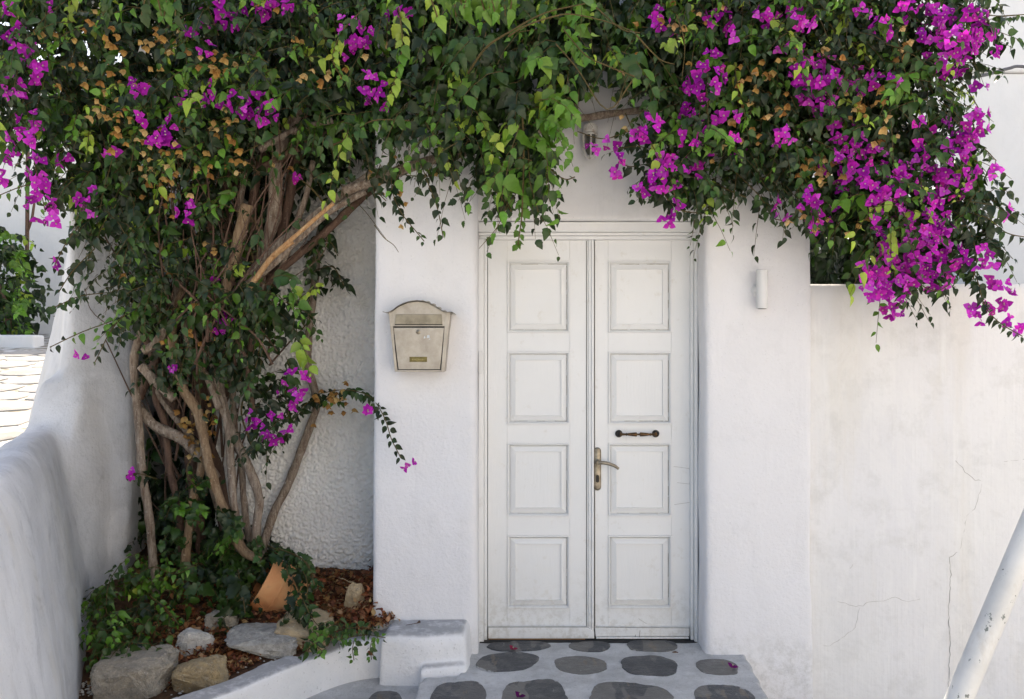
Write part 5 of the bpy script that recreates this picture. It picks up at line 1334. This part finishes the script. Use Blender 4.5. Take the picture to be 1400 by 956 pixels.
plant_out(b_, gc, 'leaf', 'foliage', M['leaf'], 300); o = s_.build('twigs', M['stem'], gc); o['kind'] = 'stuff'

gs = empty('trailing_creeper', soil_pt(440, 860)); tag(gs, 'small trailing creeper with two sprigs hanging over the kerb', 'climbing plant')
b_, s_ = Bits('toothed'), MB()
ground_fill(b_, s_, [(425, 850), (470, 845), (480, 870), (440, 890), (425, 875)], 10, .044, [.4, .5, .1, 0], nl=(4, 7), length=(.05, .1))
compound(b_, s_, [(405, 800, 4.05), (430, 850, 3.95), (460, 872, 3.92), (500, 868, 3.9), (527, 872, 3.9)], 22, .042, [.1, .6, .3, 0])
compound(b_, s_, [(455, 862, 3.95), (490, 858, 3.92), (520, 862, 3.9)], 12, .042, [.2, .6, .2, 0])
compound(b_, s_, [(430, 860, 3.92), (425, 875, 3.88), (440, 890, 3.86)], 6, .045, [.3, .6, .1, 0])
compound(b_, s_, [(484, 876, 3.89), (482, 888, 3.87), (484, 903, 3.86)], 5, .030, [0, .6, .4, 0])
compound(b_, s_, [(508, 876, 3.88), (506, 888, 3.86), (508, 902, 3.86)], 5, .030, [0, .7, .3, 0])
plant_out(b_, gs, 'leaf', 'foliage', M['leaf'], 300); o = s_.build('twigs', M['stem'], gs); o['kind'] = 'stuff'

# dry leaf litter
lt = Bits('ovate'); LIT = [(.30, .105, .05), (.20, .075, .04), (.38, .17, .07), (.14, .06, .035), (.44, .27, .14)]
zones = [([(395, 775), (420, 780), (500, 790), (510, 830), (545, 850), (500, 868), (440, 845), (410, 800)], 1500, (.012, .028)),
         ([(130, 880), (230, 830), (300, 830), (420, 800), (440, 870), (330, 910), (290, 930), (230, 950), (120, 950)], 1700, (.010, .030)),
         ([(180, 740), (380, 740), (420, 790), (300, 860), (180, 860)], 700, (.012, .03)),
         ([(330, 890), (420, 870), (300, 935), (260, 950)], 600, (.008, .020)),
         ([(225, 850), (300, 845), (310, 900), (235, 895)], 500, (.012, .026)),
         ([(380, 850), (440, 860), (470, 880), (400, 895)], 350, (.010, .022))]
for poly, n, sz in zones:
    xs = [p[0] for p in poly]; ys = [p[1] for p in poly]; k = 0
    while k < n:
        px, py = rng.uniform(min(xs), max(xs)), rng.uniform(min(ys), max(ys))
        if not inpoly(px, py, poly): continue
        k += 1; g = soil_pt(px, py)
        if g.x > kerb_x(g.y) + .05: continue
        p = np.array((g.x, g.y, g.z + .022 * noise.noise(Vector((g.x, g.y, 0)) * 5) + rng.uniform(.004, .035)))
        lt.put(p, np.array((rng.normal(), rng.normal(), rng.normal(0, .3))), np.array((rng.normal(0, .5), rng.normal(0, .5), 1)), rng.uniform(*sz) * 1.3, jitter(LIT[int(rng.integers(5))], .25))
# drift piled in the corner by the pier
for k in range(420):
    x, y = -.70 + rng.normal(0, .05), 4.42 + rng.normal(0, .16)
    if x > -.64 and y > 4.18: x = -.72
    z = soil_z(y) + .03 + .10 * max(0, 1 - abs(x + .70) / .14) * rng.random()
    lt.put(np.array((x, y, z)), rng.normal(0, 1, 3), np.array((rng.normal(0, .6), rng.normal(0, .6), 1)), rng.uniform(.014, .03) * 1.3, jitter(LIT[int(rng.integers(5))], .25))
lt.fin(); lo = bpy.data.objects.new('leaf_litter', lt.mesh('leaf_litter', np.arange(len(lt.S)))); lo.data.materials.append(M['dry']); COL.objects.link(lo)
tag(lo, 'brown dry leaves covering the planter bed', 'leaf litter', None, 'stuff')

# small pale pebbles along the kerb
pg = MB(); ico = [(0, 0, 1), (.9, 0, .1), (.3, .85, .1), (-.75, .5, .1), (-.7, -.55, .1), (.3, -.85, .1), (0, 0, -.6)]
icf = [(0, i, i % 5 + 1) for i in range(1, 6)] + [(6, i % 5 + 1, i) for i in range(1, 6)]
for k in range(150):
    t = rng.random(); px = 120 + (425 - 120) * t; py = 950 - 70 * max(0, (t - .35) / .65) + rng.uniform(-16, 8)
    if k < 40: px, py = rng.uniform(108, 140), rng.uniform(930, 955)
    g = soil_pt(px, py); r_ = rng.uniform(.004, .011)
    if g.x > kerb_x(g.y) - .05: continue
    pg.add([(g.x + a * r_ * 1.2, g.y + b * r_, g.z + .008 + c_ * r_ * .7) for a, b, c_ in ico], icf)
tag(pg.build('pebbles', M['st_white'], None, 180), 'pale pebbles scattered in the bed along the kerb', 'pebbles', None, 'stuff')

# fallen blossoms and bits
def fallen(px, py, z, label, size, col, seed):
    b = Bits('flower'); g = ground_pt(px, py, z)
    b.put(np.array((g.x, g.y, g.z + .004)), np.array((.1, -.25, .95)), np.array((1., .2, 0)), size * 1.1, np.array(col)); b.fin()
    o = bpy.data.objects.new('fallen_flower', b.mesh('fallen_flower', np.arange(1))); o.data.materials.append(M['bract']); COL.objects.link(o)
    tag(o, label, 'flower', 'fallen blossoms on the step')
fallen(701, 889, .004, 'pinkish red fallen blossom near the foot of the left door leaf', .022, (.40, .04, .10), 1)
fallen(1001, 914, .008, 'purple fallen blossom on the rightmost stone of the step', .025, (.22, .01, .18), 2)
fallen(710, 954, .008, 'dark purple fallen blossom on the stone at the lower picture edge', .024, (.14, .01, .12), 3)
g = ground_pt(923, 893, .006)
tag(MB().tube([(g.x - .014, g.y, g.z + .004), (g.x, g.y - .003, g.z + .007), (g.x + .015, g.y, g.z + .003)], [.003, .0055, .002], 6).build('seed_pod', M['bark2'], None, 180), 'brown seed pod lying on the step by the right jamb', 'seed pod')
p = Vector((-.46, 4.13, .176))
tag(MB().tube([p + Vector((-.05, -.03, 0)), p, p + Vector((.012, .012, .004))], [.0012, .002, .007], 6).build('dry_twig', M['bark2'], None, 180), 'dry twig lying on top of the white block', 'twig')
